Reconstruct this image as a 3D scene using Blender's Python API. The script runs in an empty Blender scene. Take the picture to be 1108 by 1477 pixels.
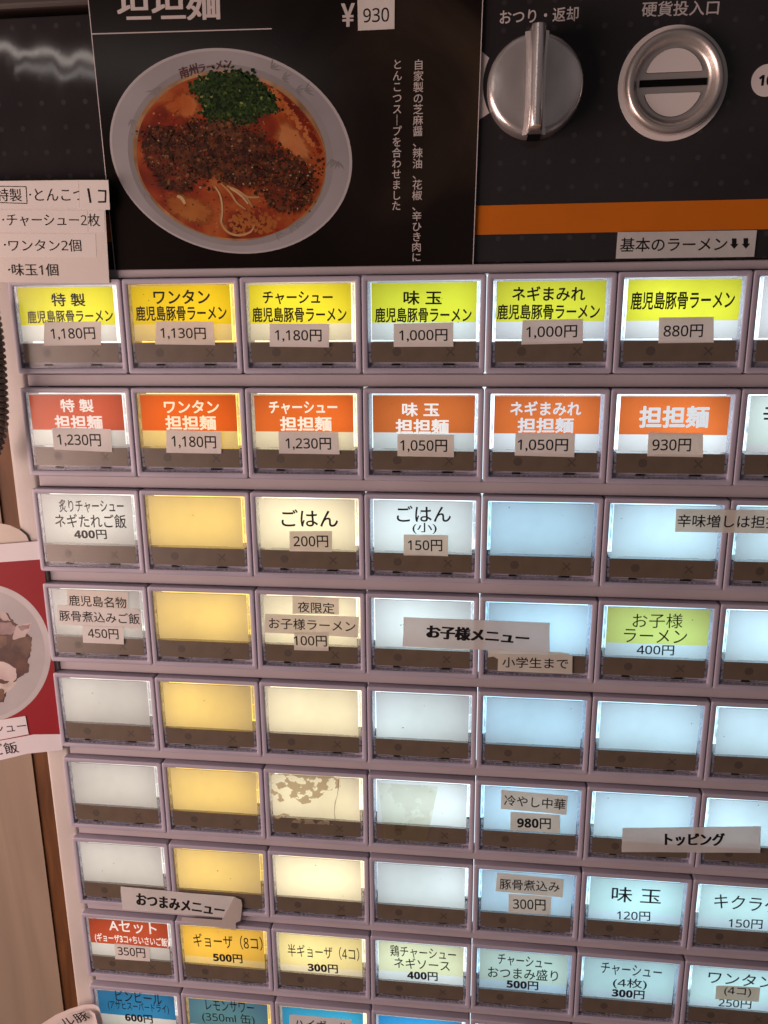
import bpy, math, random
from mathutils import Vector, Matrix
random.seed(7)
S = bpy.context.scene
COL = S.collection
U = 0.04            # one button pitch, metres
Z0 = 1.30           # height of the top edge of the first button row
# ------------------------------------------------------------------ camera
F_PX, IW, IH = 1134.87, 1108.0, 1477.0
RM = ((0.99374931, 0.00749523, 0.11138285),
      (0.0191438, 0.97152178, -0.23617568),
      (-0.10998105, 0.23683171, 0.9653056))           # right, down, forward in (u, v, depth)
CU, CV, CD = 3.90968831, 0.34960321, -6.52849694
def w3(a): return Vector((a[0], a[2], -a[1]))
cam_data = bpy.data.cameras.new('camera'); cam = bpy.data.objects.new('camera', cam_data); COL.objects.link(cam)
r_, d_, f_ = (w3(a) for a in RM)
M = Matrix.Identity(4)
for i in range(3):
    M[i][0], M[i][1], M[i][2] = r_[i], -d_[i], -f_[i]
M.translation = Vector((CU * U, CD * U, Z0 - CV * U))
cam.matrix_world = M
cam_data.sensor_fit = 'VERTICAL'; cam_data.sensor_height = 36.0; cam_data.sensor_width = 27.0
cam_data.lens = 36.0 * F_PX / IH
cam_data.clip_start = 0.005; cam_data.clip_end = 50
S.camera = cam
# ------------------------------------------------------------------ world, lamps, exposure
W = bpy.data.worlds.new('World'); S.world = W; W.use_nodes = True
nt = W.node_tree; bg = nt.nodes['Background']
tc = nt.nodes.new('ShaderNodeTexCoord'); nz = nt.nodes.new('ShaderNodeTexNoise'); nz.inputs['Scale'].default_value = 2.2
cr = nt.nodes.new('ShaderNodeValToRGB')
cr.color_ramp.elements[0].position = 0.40; cr.color_ramp.elements[0].color = (0.030, 0.024, 0.025, 1)
cr.color_ramp.elements[1].position = 0.66; cr.color_ramp.elements[1].color = (0.33, 0.285, 0.285, 1)
nt.links.new(tc.outputs['Generated'], nz.inputs['Vector']); nt.links.new(nz.outputs['Fac'], cr.inputs['Fac'])
nt.links.new(cr.outputs['Color'], bg.inputs['Color']); bg.inputs['Strength'].default_value = 0.44
def area(name, loc, target, sx, sy, power, color):
    l = bpy.data.lights.new(name, 'AREA'); l.shape = 'RECTANGLE'; l.size = sx; l.size_y = sy; l.energy = power; l.color = color
    o = bpy.data.objects.new(name, l); COL.objects.link(o); o.location = loc
    o.rotation_euler = (Vector(target) - Vector(loc)).to_track_quat('-Z', 'Y').to_euler()
    return o
area('room_lamp', (-0.40, -0.31, Z0 - 0.16), (0.05, 0, Z0 - 0.14), 0.50, 0.38, 4.1, (1.0, 0.71, 0.62))
area('ceiling_tube', (-0.76, -1.60, Z0 + 0.565), (0.02, 0, Z0 + 0.07), 1.0, 0.013, 0.42, (1.0, 0.86, 0.78))
area('ceiling_tube', (-0.50, -1.60, Z0 + 0.515), (0.02, 0, Z0 + 0.07), 0.7, 0.010, 0.13, (1.0, 0.90, 0.86))
S.view_settings.view_transform = 'Standard'; S.view_settings.look = 'None'
S.view_settings.exposure = 0.08; S.view_settings.gamma = 1.0; S.view_settings.use_curve_mapping = False
S.cycles.use_denoising = True
S.cycles.max_bounces = 8; S.cycles.transparent_max_bounces = 12
S.cycles.caustics_reflective = False; S.cycles.caustics_refractive = False
S.cycles.sample_clamp_indirect = 4.0
# ------------------------------------------------------------------ materials
def srgb(r, g, b):
    f = lambda c: (c / 255) / 12.92 if c <= 10 else ((c / 255 + 0.055) / 1.055) ** 2.4
    return (f(r), f(g), f(b))
MATS = {}
def mat(name, col, rough=0.5, metal=0.0, var=0.0, scale=300.0, bump=0.0, bscale=600.0, spec=0.5, coat=0.0, translucent=0.0, stretch=None):
    if name in MATS: return MATS[name]
    m = bpy.data.materials.new(name); m.use_nodes = True; n = m.node_tree; L = n.links
    b = n.nodes['Principled BSDF']
    b.inputs['Base Color'].default_value = (*col, 1); b.inputs['Roughness'].default_value = rough
    b.inputs['Metallic'].default_value = metal; b.inputs['Specular IOR Level'].default_value = spec
    b.inputs['Coat Weight'].default_value = coat; b.inputs['Coat Roughness'].default_value = 0.12
    t = n.nodes.new('ShaderNodeTexCoord'); vec = t.outputs['Object']
    if stretch:
        mp = n.nodes.new('ShaderNodeMapping'); mp.inputs['Scale'].default_value = stretch
        L.new(vec, mp.inputs['Vector']); vec = mp.outputs['Vector']
    csock = None
    if var:
        z = n.nodes.new('ShaderNodeTexNoise'); z.inputs['Scale'].default_value = scale; z.inputs['Detail'].default_value = 5
        L.new(vec, z.inputs['Vector'])
        c = n.nodes.new('ShaderNodeValToRGB')
        c.color_ramp.elements[0].position = 0.3; c.color_ramp.elements[1].position = 0.7
        c.color_ramp.elements[0].color = (*[x * (1 - var) for x in col], 1)
        c.color_ramp.elements[1].color = (*[min(1, x * (1 + var)) for x in col], 1)
        L.new(z.outputs['Fac'], c.inputs['Fac']); L.new(c.outputs['Color'], b.inputs['Base Color']); csock = c.outputs['Color']
    if bump:
        z = n.nodes.new('ShaderNodeTexNoise'); z.inputs['Scale'].default_value = bscale; z.inputs['Detail'].default_value = 3
        L.new(vec, z.inputs['Vector'])
        bp = n.nodes.new('ShaderNodeBump'); bp.inputs['Strength'].default_value = bump; bp.inputs['Distance'].default_value = 0.001
        L.new(z.outputs['Fac'], bp.inputs['Height']); L.new(bp.outputs['Normal'], b.inputs['Normal'])
    if translucent:
        tr = n.nodes.new('ShaderNodeBsdfTranslucent'); tr.inputs['Color'].default_value = (*col, 1)
        if csock: L.new(csock, tr.inputs['Color'])
        mx = n.nodes.new('ShaderNodeMixShader'); mx.inputs['Fac'].default_value = translucent
        L.new(b.outputs[0], mx.inputs[1]); L.new(tr.outputs[0], mx.inputs[2])
        L.new(mx.outputs[0], n.nodes['Material Output'].inputs['Surface'])
    MATS[name] = m
    return m
def ramp_mat(name, stops, scale, rough=0.35, coat=0.0, detail=6, stretch=(1, 1, 1), distort=0.0, spec=0.25):
    m = mat(name, stops[0][1], rough, coat=coat, spec=spec); n = m.node_tree; L = n.links; b = n.nodes['Principled BSDF']
    t = n.nodes['Texture Coordinate']
    mp = n.nodes.new('ShaderNodeMapping'); mp.inputs['Scale'].default_value = stretch
    z = n.nodes.new('ShaderNodeTexNoise'); z.inputs['Scale'].default_value = scale; z.inputs['Detail'].default_value = detail; z.inputs['Distortion'].default_value = distort
    c = n.nodes.new('ShaderNodeValToRGB'); e = c.color_ramp.elements
    while len(e) < len(stops): e.new(0.5)
    for k, (p, co) in enumerate(stops): e[k].position = p; e[k].color = (*co, 1)
    L.new(t.outputs['Object'], mp.inputs['Vector']); L.new(mp.outputs['Vector'], z.inputs['Vector'])
    L.new(z.outputs['Fac'], c.inputs['Fac']); L.new(c.outputs['Color'], b.inputs['Base Color'])
    return m
def glow(name, col, s):
    if name in MATS: return MATS[name]
    m = bpy.data.materials.new(name); m.use_nodes = True; n = m.node_tree
    n.nodes.remove(n.nodes['Principled BSDF'])
    e = n.nodes.new('ShaderNodeEmission'); e.inputs['Color'].default_value = (*col, 1); e.inputs['Strength'].default_value = s
    n.links.new(e.outputs[0], n.nodes['Material Output'].inputs['Surface']); MATS[name] = m
    return m
def backlight(name, col, s):
    """a lamp plate that does not glow evenly"""
    m = glow(name, col, s); n = m.node_tree; L = n.links; e = n.nodes['Emission']
    t = n.nodes.new('ShaderNodeTexCoord'); mp = n.nodes.new('ShaderNodeMapping'); mp.inputs['Location'].default_value = (random.uniform(0, 9), 0, random.uniform(0, 9))
    z = n.nodes.new('ShaderNodeTexNoise'); z.inputs['Scale'].default_value = 62; z.inputs['Detail'].default_value = 1.0
    r = n.nodes.new('ShaderNodeMapRange'); r.inputs['From Min'].default_value = 0.25; r.inputs['From Max'].default_value = 0.75
    r.inputs['To Min'].default_value = s * 0.55; r.inputs['To Max'].default_value = s * 1.45
    L.new(t.outputs['Object'], mp.inputs['Vector']); L.new(mp.outputs[0], z.inputs['Vector']); L.new(z.outputs['Fac'], r.inputs['Value']); L.new(r.outputs[0], e.inputs['Strength'])
    return m
def clear(name, tint, alpha, rough, scale=0.0, lo=0.35, hi=0.65, body=(0.8, 0.82, 0.86), stretch=(1, 1, 1), trans=0.5):
    """clear plastic: mostly see-through, a fresnel gloss, and (with scale) milky patches"""
    if name in MATS: return MATS[name]
    m = bpy.data.materials.new(name); m.use_nodes = True; n = m.node_tree; L = n.links
    n.nodes.remove(n.nodes['Principled BSDF'])
    tp = n.nodes.new('ShaderNodeBsdfTransparent'); tp.inputs['Color'].default_value = (*tint, 1)
    df = n.nodes.new('ShaderNodeBsdfDiffuse'); df.inputs['Color'].default_value = (*body, 1)
    tl = n.nodes.new('ShaderNodeBsdfTranslucent'); tl.inputs['Color'].default_value = (*body, 1)
    m1 = n.nodes.new('ShaderNodeMixShader'); m1.inputs['Fac'].default_value = trans
    L.new(df.outputs[0], m1.inputs[1]); L.new(tl.outputs[0], m1.inputs[2])
    m2 = n.nodes.new('ShaderNodeMixShader'); m2.inputs['Fac'].default_value = alpha
    L.new(tp.outputs[0], m2.inputs[1]); L.new(m1.outputs[0], m2.inputs[2])
    if scale:
        t = n.nodes.new('ShaderNodeTexCoord'); mp = n.nodes.new('ShaderNodeMapping'); mp.inputs['Scale'].default_value = stretch
        z = n.nodes.new('ShaderNodeTexNoise'); z.inputs['Scale'].default_value = scale; z.inputs['Detail'].default_value = 4
        r = n.nodes.new('ShaderNodeMapRange'); r.inputs['From Min'].default_value = lo; r.inputs['From Max'].default_value = hi
        r.inputs['To Max'].default_value = alpha
        L.new(t.outputs['Object'], mp.inputs['Vector']); L.new(mp.outputs['Vector'], z.inputs['Vector'])
        L.new(z.outputs['Fac'], r.inputs['Value']); L.new(r.outputs['Result'], m2.inputs['Fac'])
    out = m2
    if rough is not None:
        gl = n.nodes.new('ShaderNodeBsdfGlossy'); gl.inputs['Roughness'].default_value = rough
        lw = n.nodes.new('ShaderNodeLayerWeight'); lw.inputs['Blend'].default_value = 0.5
        pw = n.nodes.new('ShaderNodeMath'); pw.operation = 'POWER'; pw.inputs[1].default_value = 5.0
        fr = n.nodes.new('ShaderNodeMath'); fr.operation = 'MULTIPLY_ADD'; fr.inputs[1].default_value = 0.9; fr.inputs[2].default_value = 0.030
        L.new(lw.outputs['Facing'], pw.inputs[0]); L.new(pw.outputs[0], fr.inputs[0])
        m3 = n.nodes.new('ShaderNodeMixShader'); L.new(fr.outputs[0], m3.inputs['Fac'])
        L.new(m2.outputs[0], m3.inputs[1]); L.new(gl.outputs[0], m3.inputs[2]); out = m3
    L.new(out.outputs[0], n.nodes['Material Output'].inputs['Surface']); MATS[name] = m
    return m

mauve = mat('mauve_plastic', (0.43, 0.395, 0.485), 0.42, var=0.05, scale=60, bump=0.05, bscale=2500)
mauve_rib = mat('mauve_panel', (0.45, 0.40, 0.43), 0.5, var=0.07, scale=35, bump=0.08, bscale=1800)
margin_m = mat('cream_cabinet_side', (0.55, 0.50, 0.47), 0.45, var=0.10, scale=25, bump=0.06, bscale=900)
black_m = mat('black_void', (0.004, 0.004, 0.004), 0.9, spec=0.1)
ink = mat('black_ink', (0.010, 0.008, 0.010), 0.6, spec=0.2)
paper = mat('sticker_paper', (0.86, 0.82, 0.78), 0.6, var=0.05, scale=90, bump=0.06, bscale=700, translucent=0.24)
paper_tan = mat('thin_sticker_paper', (0.86, 0.83, 0.76), 0.6, var=0.07, scale=110, bump=0.08, bscale=500, translucent=0.40)
PAPERS = [paper, mat('sticker_paper_cool', (0.85, 0.82, 0.80), 0.55, var=0.06, scale=70, bump=0.08, bscale=500, translucent=0.25), mat('sticker_paper_warm', (0.85, 0.80, 0.74), 0.6, var=0.07, scale=110, bump=0.07, bscale=600, translucent=0.28)]
notice_m = mat('notice_paper', (0.80, 0.79, 0.78), 0.6, var=0.06, scale=70, bump=0.12, bscale=350, translucent=0.38)
strip_m = mat('brown_status_strip', (0.150, 0.110, 0.076), 0.35, var=0.10, scale=200)
mark_m = mat('status_mark', (0.085, 0.062, 0.046), 0.5)
slot_m = mat('slot_plastic', (0.47, 0.44, 0.56), 0.3, var=0.25, scale=120, stretch=(1, 1, 4))  # lilac raised in the base colour for the light inside the housing
cover_m = clear('clear_cover', (0.98, 0.98, 0.985), 0.015, 0.22)
rim_m = clear('clear_rim', (0.93, 0.95, 0.98), 0.75, 0.12, scale=420, lo=0.35, hi=0.65, stretch=(2.5, 1, 0.8), trans=0.7)  # milky noise stands in for light refracted in the clear edges
speck_m = mat('dirt_speck', (0.10, 0.08, 0.06), 0.8)
rim_hi = clear('clear_rim_ridge', (0.96, 0.98, 1.0), 0.55, 0.12, scale=700, lo=0.42, hi=0.62, stretch=(2.0, 1, 0.5), trans=0.75)  # same painted refraction pattern on the inner ridge
ridge_m = clear('clear_ridge', (0.95, 0.97, 1.0), 0.25, 0.15, trans=0.8)
rim_low = clear('clear_rim_foot', (0.8, 0.8, 0.86), 0.62, 0.15, scale=300, lo=0.3, hi=0.6, body=(0.62, 0.60, 0.72), trans=0.35)  # body colour lightened to carry the lavender glow of the lower rim
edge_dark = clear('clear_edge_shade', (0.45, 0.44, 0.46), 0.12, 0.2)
chrome = mat('worn_chrome', (0.85, 0.79, 0.77), 0.24, 0.82, var=0.05, scale=150, bump=0.04, bscale=400)
steel = mat('brushed_steel', (0.70, 0.63, 0.59), 0.34, 0.80, bump=0.05, bscale=900)
white_print = mat('pale_print', (0.58, 0.53, 0.52), 0.5)
plate_m = mat('pale_plate', (0.78, 0.72, 0.70), 0.45)
card_cols = {}
def card_mat(name, col):
    return mat('card_' + name, col, 0.6, var=0.035, scale=130, translucent=0.72, spec=0.2)
white_card = card_mat('white', (0.80, 0.80, 0.78))
# ------------------------------------------------------------------ geometry helpers
def P(u, v, y=0.0): return Vector((u * U, y * 0.001, Z0 - v * U))          # y in millimetres, into the machine
def un(x, y, mm=0.0):
    """the point of the plane mm behind the button fronts that a ray of the survey photograph meets, in pitches"""
    a, b = (x - IW / 2) / F_PX, (y - IH / 2) / F_PX
    d = [RM[0][i] * a + RM[1][i] * b + RM[2][i] for i in range(3)]
    s = (mm * 0.001 / U - CD) / d[2]
    return CU + s * d[0], CV + s * d[1]
def at(x, y, mm=0.0): return P(*un(x, y, mm), mm)
class MB:
    def __init__(s): s.v = []; s.f = []; s.m = []; s.mats = []
    def mi(s, m):
        if m not in s.mats: s.mats.append(m)
        return s.mats.index(m)
    def add(s, vs, fs, m):
        o = len(s.v); s.v += [tuple(x) for x in vs]; k = s.mi(m)
        for f in fs: s.f.append([i + o for i in f]); s.m.append(k)
    def poly(s, pts, m): s.add(pts, [list(range(len(pts)))], m)
    def box(s, u0, u1, v0, v1, y0, y1, m):
        p = [P(u0, v0, y0), P(u1, v0, y0), P(u1, v1, y0), P(u0, v1, y0), P(u0, v0, y1), P(u1, v0, y1), P(u1, v1, y1), P(u0, v1, y1)]
        s.add(p, [(0, 3, 2, 1), (4, 5, 6, 7), (0, 1, 5, 4), (1, 2, 6, 5), (2, 3, 7, 6), (3, 0, 4, 7)], m)
    def bevbox(s, u0, u1, v0, v1, y0, y1, m, b=0.4):
        """box with its front edges rounded off by b millimetres"""
        k = b * 0.001 / U
        loops = [[(u0, v0), (u1, v0), (u1, v1), (u0, v1), y1]]
        for t in (0, 0.35, 0.75, 1.0):
            i = k * (1 - math.cos(t * math.pi / 2)); yy = y0 + b * (1 - math.sin(t * math.pi / 2))
            loops.append([(u0 + i, v0 + i), (u1 - i, v0 + i), (u1 - i, v1 - i), (u0 + i, v1 - i), yy])
        vs = []; fs = []
        for L in loops: vs += [P(a[0], a[1], L[4]) for a in L[:4]]
        for q in range(len(loops) - 1):
            for i in range(4):
                j = (i + 1) % 4; fs.append((q * 4 + i, q * 4 + j, q * 4 + 4 + j, q * 4 + 4 + i))
        e = (len(loops) - 1) * 4; fs.append((e, e + 1, e + 2, e + 3)); fs.append((3, 2, 1, 0))
        s.add(vs, fs, m)
    def slab(s, pts, y0, y1, m, side=None):
        """a flat outline of (u, v) points given a thickness"""
        n = len(pts); a = [P(u, v, y0) for u, v in pts] + [P(u, v, y1) for u, v in pts]
        s.add(a, [list(range(n))], m)
        s.add(a, [list(range(2 * n - 1, n - 1, -1))] + [(i, (i + 1) % n, n + (i + 1) % n, n + i) for i in range(n)], side or m)
    def loft(s, loops, m, close=True, cap=False):
        n = len(loops[0]); vs = [p for L in loops for p in L]; fs = []
        for q in range(len(loops) - 1):
            for i in range(n if close else n - 1):
                j = (i + 1) % n; fs.append((q * n + i, q * n + j, (q + 1) * n + j, (q + 1) * n + i))
        if cap: fs.append([(len(loops) - 1) * n + i for i in range(n)])
        s.add(vs, fs, m)
    def tube(s, pts, r, m, n=8):
        loops = []
        for i, p in enumerate(pts):
            d = (pts[min(i + 1, len(pts) - 1)] - pts[max(i - 1, 0)]).normalized()
            a = d.cross(Vector((0, 1, 0.001))).normalized(); b = d.cross(a).normalized()
            loops.append([p + a * (r * math.cos(t * 2 * math.pi / n)) + b * (r * math.sin(t * 2 * math.pi / n)) for t in range(n)])
        s.loft(loops, m)
        s.poly(list(reversed(loops[0])), m); s.poly(loops[-1], m)
    def build(s, name, parent=None, smooth=False, label=None, cat=None, group=None, kind=None):
        me = bpy.data.meshes.new(name); me.from_pydata(s.v, [], s.f)
        for m in s.mats: me.materials.append(m)
        me.polygons.foreach_set('material_index', s.m)
        if smooth:
            me.polygons.foreach_set('use_smooth', [True] * len(s.f))
            try: me.set_sharp_from_angle(angle=math.radians(40))
            except Exception: pass
        me.update()
        o = bpy.data.objects.new(name, me); COL.objects.link(o); o.parent = parent
        tag(o, label, cat, group, kind)
        return o
def tag(o, label=None, cat=None, group=None, kind=None):
    for k, v in (('label', label), ('category', cat), ('group', group), ('kind', kind)):
        if v: o[k] = v
def empty(name, label=None, cat=None, group=None, kind=None):
    o = bpy.data.objects.new(name, None); COL.objects.link(o); tag(o, label, cat, group, kind); o.empty_display_size = 0.01
    return o
# --- writing: outlines of the built-in font, fitted to a measured box
GL = {}
def glyphs(text, bold=0.0, mincho=0.0, center=False):
    """outlines of the built-in font in a unit box; bold (in ems) thickens every stroke, mincho the upright strokes only"""
    key = (text, bold, mincho, center)
    if key in GL: return GL[key]
    base = 0x1D7EC if bold >= 0.012 else 0x1D7E2
    body = ''.join(chr(base + int(ch)) if ch in '0123456789' else ch for ch in text)
    c = bpy.data.curves.new('writing', 'FONT'); c.body = body; c.resolution_u = 4
    if center: c.align_x = 'CENTER'; c.space_line = 1.0
    o = bpy.data.objects.new('writing', c); COL.objects.link(o)
    dg = bpy.context.evaluated_depsgraph_get()
    me = bpy.data.meshes.new_from_object(o.evaluated_get(dg))
    v0 = [(v.co.x, v.co.y) for v in me.vertices]; f0 = [list(p.vertices) for p in me.polygons]
    bpy.data.meshes.remove(me); bpy.data.objects.remove(o); bpy.data.curves.remove(c)
    dirs = [(0, 0)]
    if bold > 0: dirs += [(bold * math.cos(t * math.pi / 4), bold * math.sin(t * math.pi / 4)) for t in range(8)]
    if mincho > 0: dirs = [(x + k * mincho, y) for x, y in dirs for k in (-1, 0, 1)]
    vs, fs = [], []
    for k, (dx, dy) in enumerate(dirs):
        n = len(vs); vs += [(x + dx, y + dy, k) for x, y in v0]; fs += [[i + n for i in f] for f in f0]
    x0, x1 = min(v[0] for v in vs), max(v[0] for v in vs); y0, y1 = min(v[1] for v in vs), max(v[1] for v in vs)
    vs = [((v[0] - x0) / (x1 - x0), (v[1] - y0) / max(1e-6, y1 - y0), v[2]) for v in vs]
    GL[key] = (vs, fs)
    return GL[key]
def write(mb, text, cl, cr_, h, mm, m, bold=0.0, mincho=0.0, skew=0.0):
    """one line of writing: ink box from cl to cr_ (mid-height ends, survey pixels), h pixels tall, on the plane at mm"""
    a, b = Vector(un(*cl, mm)), Vector(un(*cr_, mm))
    cx, cy = (cl[0] + cr_[0]) / 2, (cl[1] + cr_[1]) / 2
    t, q = Vector(un(cx, cy - h / 2, mm)), Vector(un(cx, cy + h / 2, mm))
    d = (b - a); n = Vector((d.y, -d.x)).normalized(); hh = abs((t - q).dot(n)); n = n * hh
    if n.y > 0: n = -n
    n = n + d.normalized() * (skew * hh)
    o = a - n * 0.5
    vs, fs = glyphs(text, bold, mincho)
    mb.add([P(*(o + d * x + n * y), mm - 0.0004 * k) for x, y, k in vs], fs, m)
def px_poly(mb, pts, mm, m): mb.poly([at(x, y, mm) for x, y in pts], m)

# ================================================================== the machine
MROOT = empty('ticket_vending_machine', 'mauve and black meal ticket vending machine with rows of lit selection buttons', 'vending machine')
MROOT.location = (0, 0, 0)
FR = -2.0                        # button fronts, mm
RP, BH = 0.891657, 0.777       # row pitch, bezel height
NR, NC = 9, 7
b = MB()
b.bevbox(-0.204, 0.040, -0.078, 13.0, 0.5, 60, margin_m, b=1.6)
b.box(-0.19, 9.45, -3.4, 13.0, 60.5, 150, margin_m)
b.build('cabinet', MROOT, smooth=True)
b = MB()
b.bevbox(0.050, 9.30, -0.076, -0.006, 0.4, 20, mauve_rib, b=0.5)
for r in range(NR):
    b.bevbox(0.050, 9.30, r * RP + BH + 0.006, (r + 1) * RP - 0.006, 0.6, 20, mauve_rib, b=0.35)
b.bevbox(0.050, 9.30, NR * RP + 0.012, 13.0, 0.6, 20, mauve_rib, b=0.35)
b.bevbox(7.03, 9.30, 0.0, NR * RP - 0.02, 2.9, 20, mauve_rib, b=0.35)
b.box(0.03, 9.25, -0.07, 12.9, 14.0, 18, black_m)
b.build('button_panel', MROOT)
b = MB()
for k in (1, 2, 5, 6): b.box(k - 0.03, k + 0.03, 0, NR * RP - 0.1, 2.9, 8, mat('gap_shadow', (0.12, 0.10, 0.12), 0.7))
b.build('gap_backing', MROOT)
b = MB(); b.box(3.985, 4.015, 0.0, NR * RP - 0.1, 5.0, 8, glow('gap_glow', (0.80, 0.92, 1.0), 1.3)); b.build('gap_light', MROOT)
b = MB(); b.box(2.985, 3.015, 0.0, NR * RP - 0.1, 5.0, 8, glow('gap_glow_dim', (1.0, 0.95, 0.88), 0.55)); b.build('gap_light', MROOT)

# --- dark control panel with a grid of faint dots
def control_mat():
    m = mat('charcoal_panel', (0.026, 0.023, 0.025), 0.05, var=0.12, scale=50, spec=0.35); n = m.node_tree; L = n.links; bs = n.nodes['Principled BSDF']
    t = n.nodes['Texture Coordinate']
    mp = n.nodes.new('ShaderNodeMapping'); s = 1 / (0.183 * U); mp.inputs['Scale'].default_value = (s, 0.0, s); mp.inputs['Location'].default_value = (0.2, 0, 0.45)
    fr = n.nodes.new('ShaderNodeVectorMath'); fr.operation = 'FRACTION'
    sb = n.nodes.new('ShaderNodeVectorMath'); sb.operation = 'SUBTRACT'; sb.inputs[1].default_value = (0.5, 0, 0.5)
    ln = n.nodes.new('ShaderNodeVectorMath'); ln.operation = 'LENGTH'
    mr = n.nodes.new('ShaderNodeMapRange'); mr.inputs['From Min'].default_value = 0.085; mr.inputs['From Max'].default_value = 0.125; mr.inputs['To Min'].default_value = 1; mr.inputs['To Max'].default_value = 0
    z = n.nodes.new('ShaderNodeTexNoise'); z.inputs['Scale'].default_value = 55
    mu = n.nodes.new('ShaderNodeMath'); mu.operation = 'MULTIPLY'
    mx = n.nodes.new('ShaderNodeMixRGB'); mx.inputs['Color2'].default_value = (0.056, 0.052, 0.056, 1)
    L.new(t.outputs['Object'], mp.inputs['Vector']); L.new(mp.outputs[0], fr.inputs[0]); L.new(fr.outputs[0], sb.inputs[0]); L.new(sb.outputs[0], ln.inputs[0])
    L.new(ln.outputs['Value'], mr.inputs['Value']); L.new(t.outputs['Object'], z.inputs['Vector']); L.new(mr.outputs[0], mu.inputs[0]); L.new(z.outputs['Fac'], mu.inputs[1])
    L.new(mu.outputs[0], mx.inputs['Fac']); L.new(n.nodes['Color Ramp'].outputs['Color'], mx.inputs['Color1']); L.new(mx.outputs[0], bs.inputs['Base Color'])
    z2 = n.nodes.new('ShaderNodeTexNoise'); z2.inputs['Scale'].default_value = 75; z2.inputs['Detail'].default_value = 1.5
    mp2 = n.nodes.new('ShaderNodeMapping'); mp2.inputs['Scale'].default_value = (1, 1, 0.35); L.new(t.outputs['Object'], mp2.inputs['Vector']); L.new(mp2.outputs[0], z2.inputs['Vector'])
    bp = n.nodes.new('ShaderNodeBump'); bp.inputs['Strength'].default_value = 0.22; bp.inputs['Distance'].default_value = 0.001
    L.new(z2.outputs['Fac'], bp.inputs['Height']); L.new(bp.outputs[0], bs.inputs['Normal'])
    return m
charcoal = control_mat()
CP = 1.6
b = MB(); b.bevbox(-0.204, 9.4, -1.985, -0.082, CP, 60, charcoal, b=0.6)
cpanel = b.build('control_panel', MROOT)
b = MB(); b.box(-0.204, 9.4, -2.06, -1.99, 14, 60, black_m); b.bevbox(-0.204, 9.4, -3.4, -2.062, 3.0, 60, mat('dark_trim', (0.05, 0.035, 0.03), 0.35), b=1.5)
b.build('upper_trim', MROOT)
orange = mat('orange_stripe', (0.58, 0.150, 0.008), 0.55, var=0.05, scale=40, spec=0.2)
b = MB(); b.slab([(-0.2, -0.512), (9.39, -0.512), (9.39, -0.297), (-0.2, -0.297)], CP - 0.03, CP + 0.2, orange); b.build('orange_stripe', MROOT)
b = MB()
write(b, 'おつり・返却', (721, 25), (834.7, 19.5), 21, CP - 0.02, white_print, bold=0.012)
write(b, '硬貨投入口', (926, 13.5), (1037.4, 10.5), 22, CP - 0.02, white_print, bold=0.012)
b.build('panel_lettering', cpanel)
b = MB()                                    # pale arc printed beside the knob, half hidden by the poster
kc = un(773.5, 119, CP)
pts = [(kc[0] + 0.52 * math.cos(math.radians(t)), kc[1] - 0.52 * math.sin(math.radians(t))) for t in range(150, 213, 3)]
pts2 = [(kc[0] + 0.37 * math.cos(math.radians(t)), kc[1] - 0.37 * math.sin(math.radians(t))) for t in range(212, 149, -3)]
pts2 = [(kc[0] + 0.395 * math.cos(math.radians(t)), kc[1] - 0.395 * math.sin(math.radians(t))) for t in range(210, 150, -3)]
b.poly([P(u, v, CP - 0.02) for u, v in pts + pts2], white_print); b.build('printed_arc', cpanel)
b = MB(); cc = un(1106, 116, CP)
b.slab([(cc[0] + 0.108 * math.cos(t * math.pi / 24), cc[1] + 0.108 * math.sin(t * math.pi / 24)) for t in range(48)], CP - 0.03, CP + 0.1, plate_m)
write(b, '10', (1094.5, 116), (1116.5, 115.5), 16, CP - 0.05, ink, bold=0.02)
b.build('coin_value_badge', cpanel)

def ring(c, r, y, n=72): return [P(c[0] + r * math.cos(2 * math.pi * t / n), c[1] - r * math.sin(2 * math.pi * t / n), y) for t in range(n)]
# --- change return knob
kc = un(772.5, 121, -5.0)
b = MB()
prof = [(0.350, 1.5), (0.350, -2.6), (0.347, -3.7), (0.338, -4.5), (0.322, -5.0), (0.300, -5.2), (0.15, -5.35), (0.002, -5.4)]
b.loft([ring(kc, r, y) for r, y in prof], chrome)
knob = b.build('change_return_knob', MROOT, smooth=True)
b = MB()                                    # the grip: a tall rounded bar running across the disc
def bar_section(v, hw, top, base, y0):
    s = []
    for t in range(0, 11):
        a = math.pi * t / 10
        s.append((-math.cos(a) * hw, y0 + top * math.sin(a) ** 0.55))
    return [(kc[0] - base, v, -5.0)] + [(kc[0] - base * 0.72, v, -5.6)] + [(kc[0] + u, v, y) for u, y in s] + [(kc[0] + base * 0.72, v, -5.6), (kc[0] + base, v, -5.0)]
loops = []
for f, sc in ((-0.345, 0.55), (-0.338, 0.85), (-0.325, 1.0), (-0.15, 1.0), (0.15, 1.0), (0.325, 1.0), (0.338, 0.85), (0.345, 0.55)):
    loops.append([P(*q) for q in bar_section(kc[1] + f, 0.052 * (0.7 + 0.3 * sc), -5.4 * sc, 0.085, -9.0)])
b.loft(loops, chrome, close=False); b.poly(loops[-1], chrome); b.poly(list(reversed(loops[0])), chrome)
b.build('grip', knob, smooth=True)
b = MB(); b.box(kc[0] - 0.045, kc[0] + 0.05, kc[1] + 0.30, kc[1] + 0.357, -6.3, 1.0, black_m); b.build('grip_notch', knob)
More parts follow.
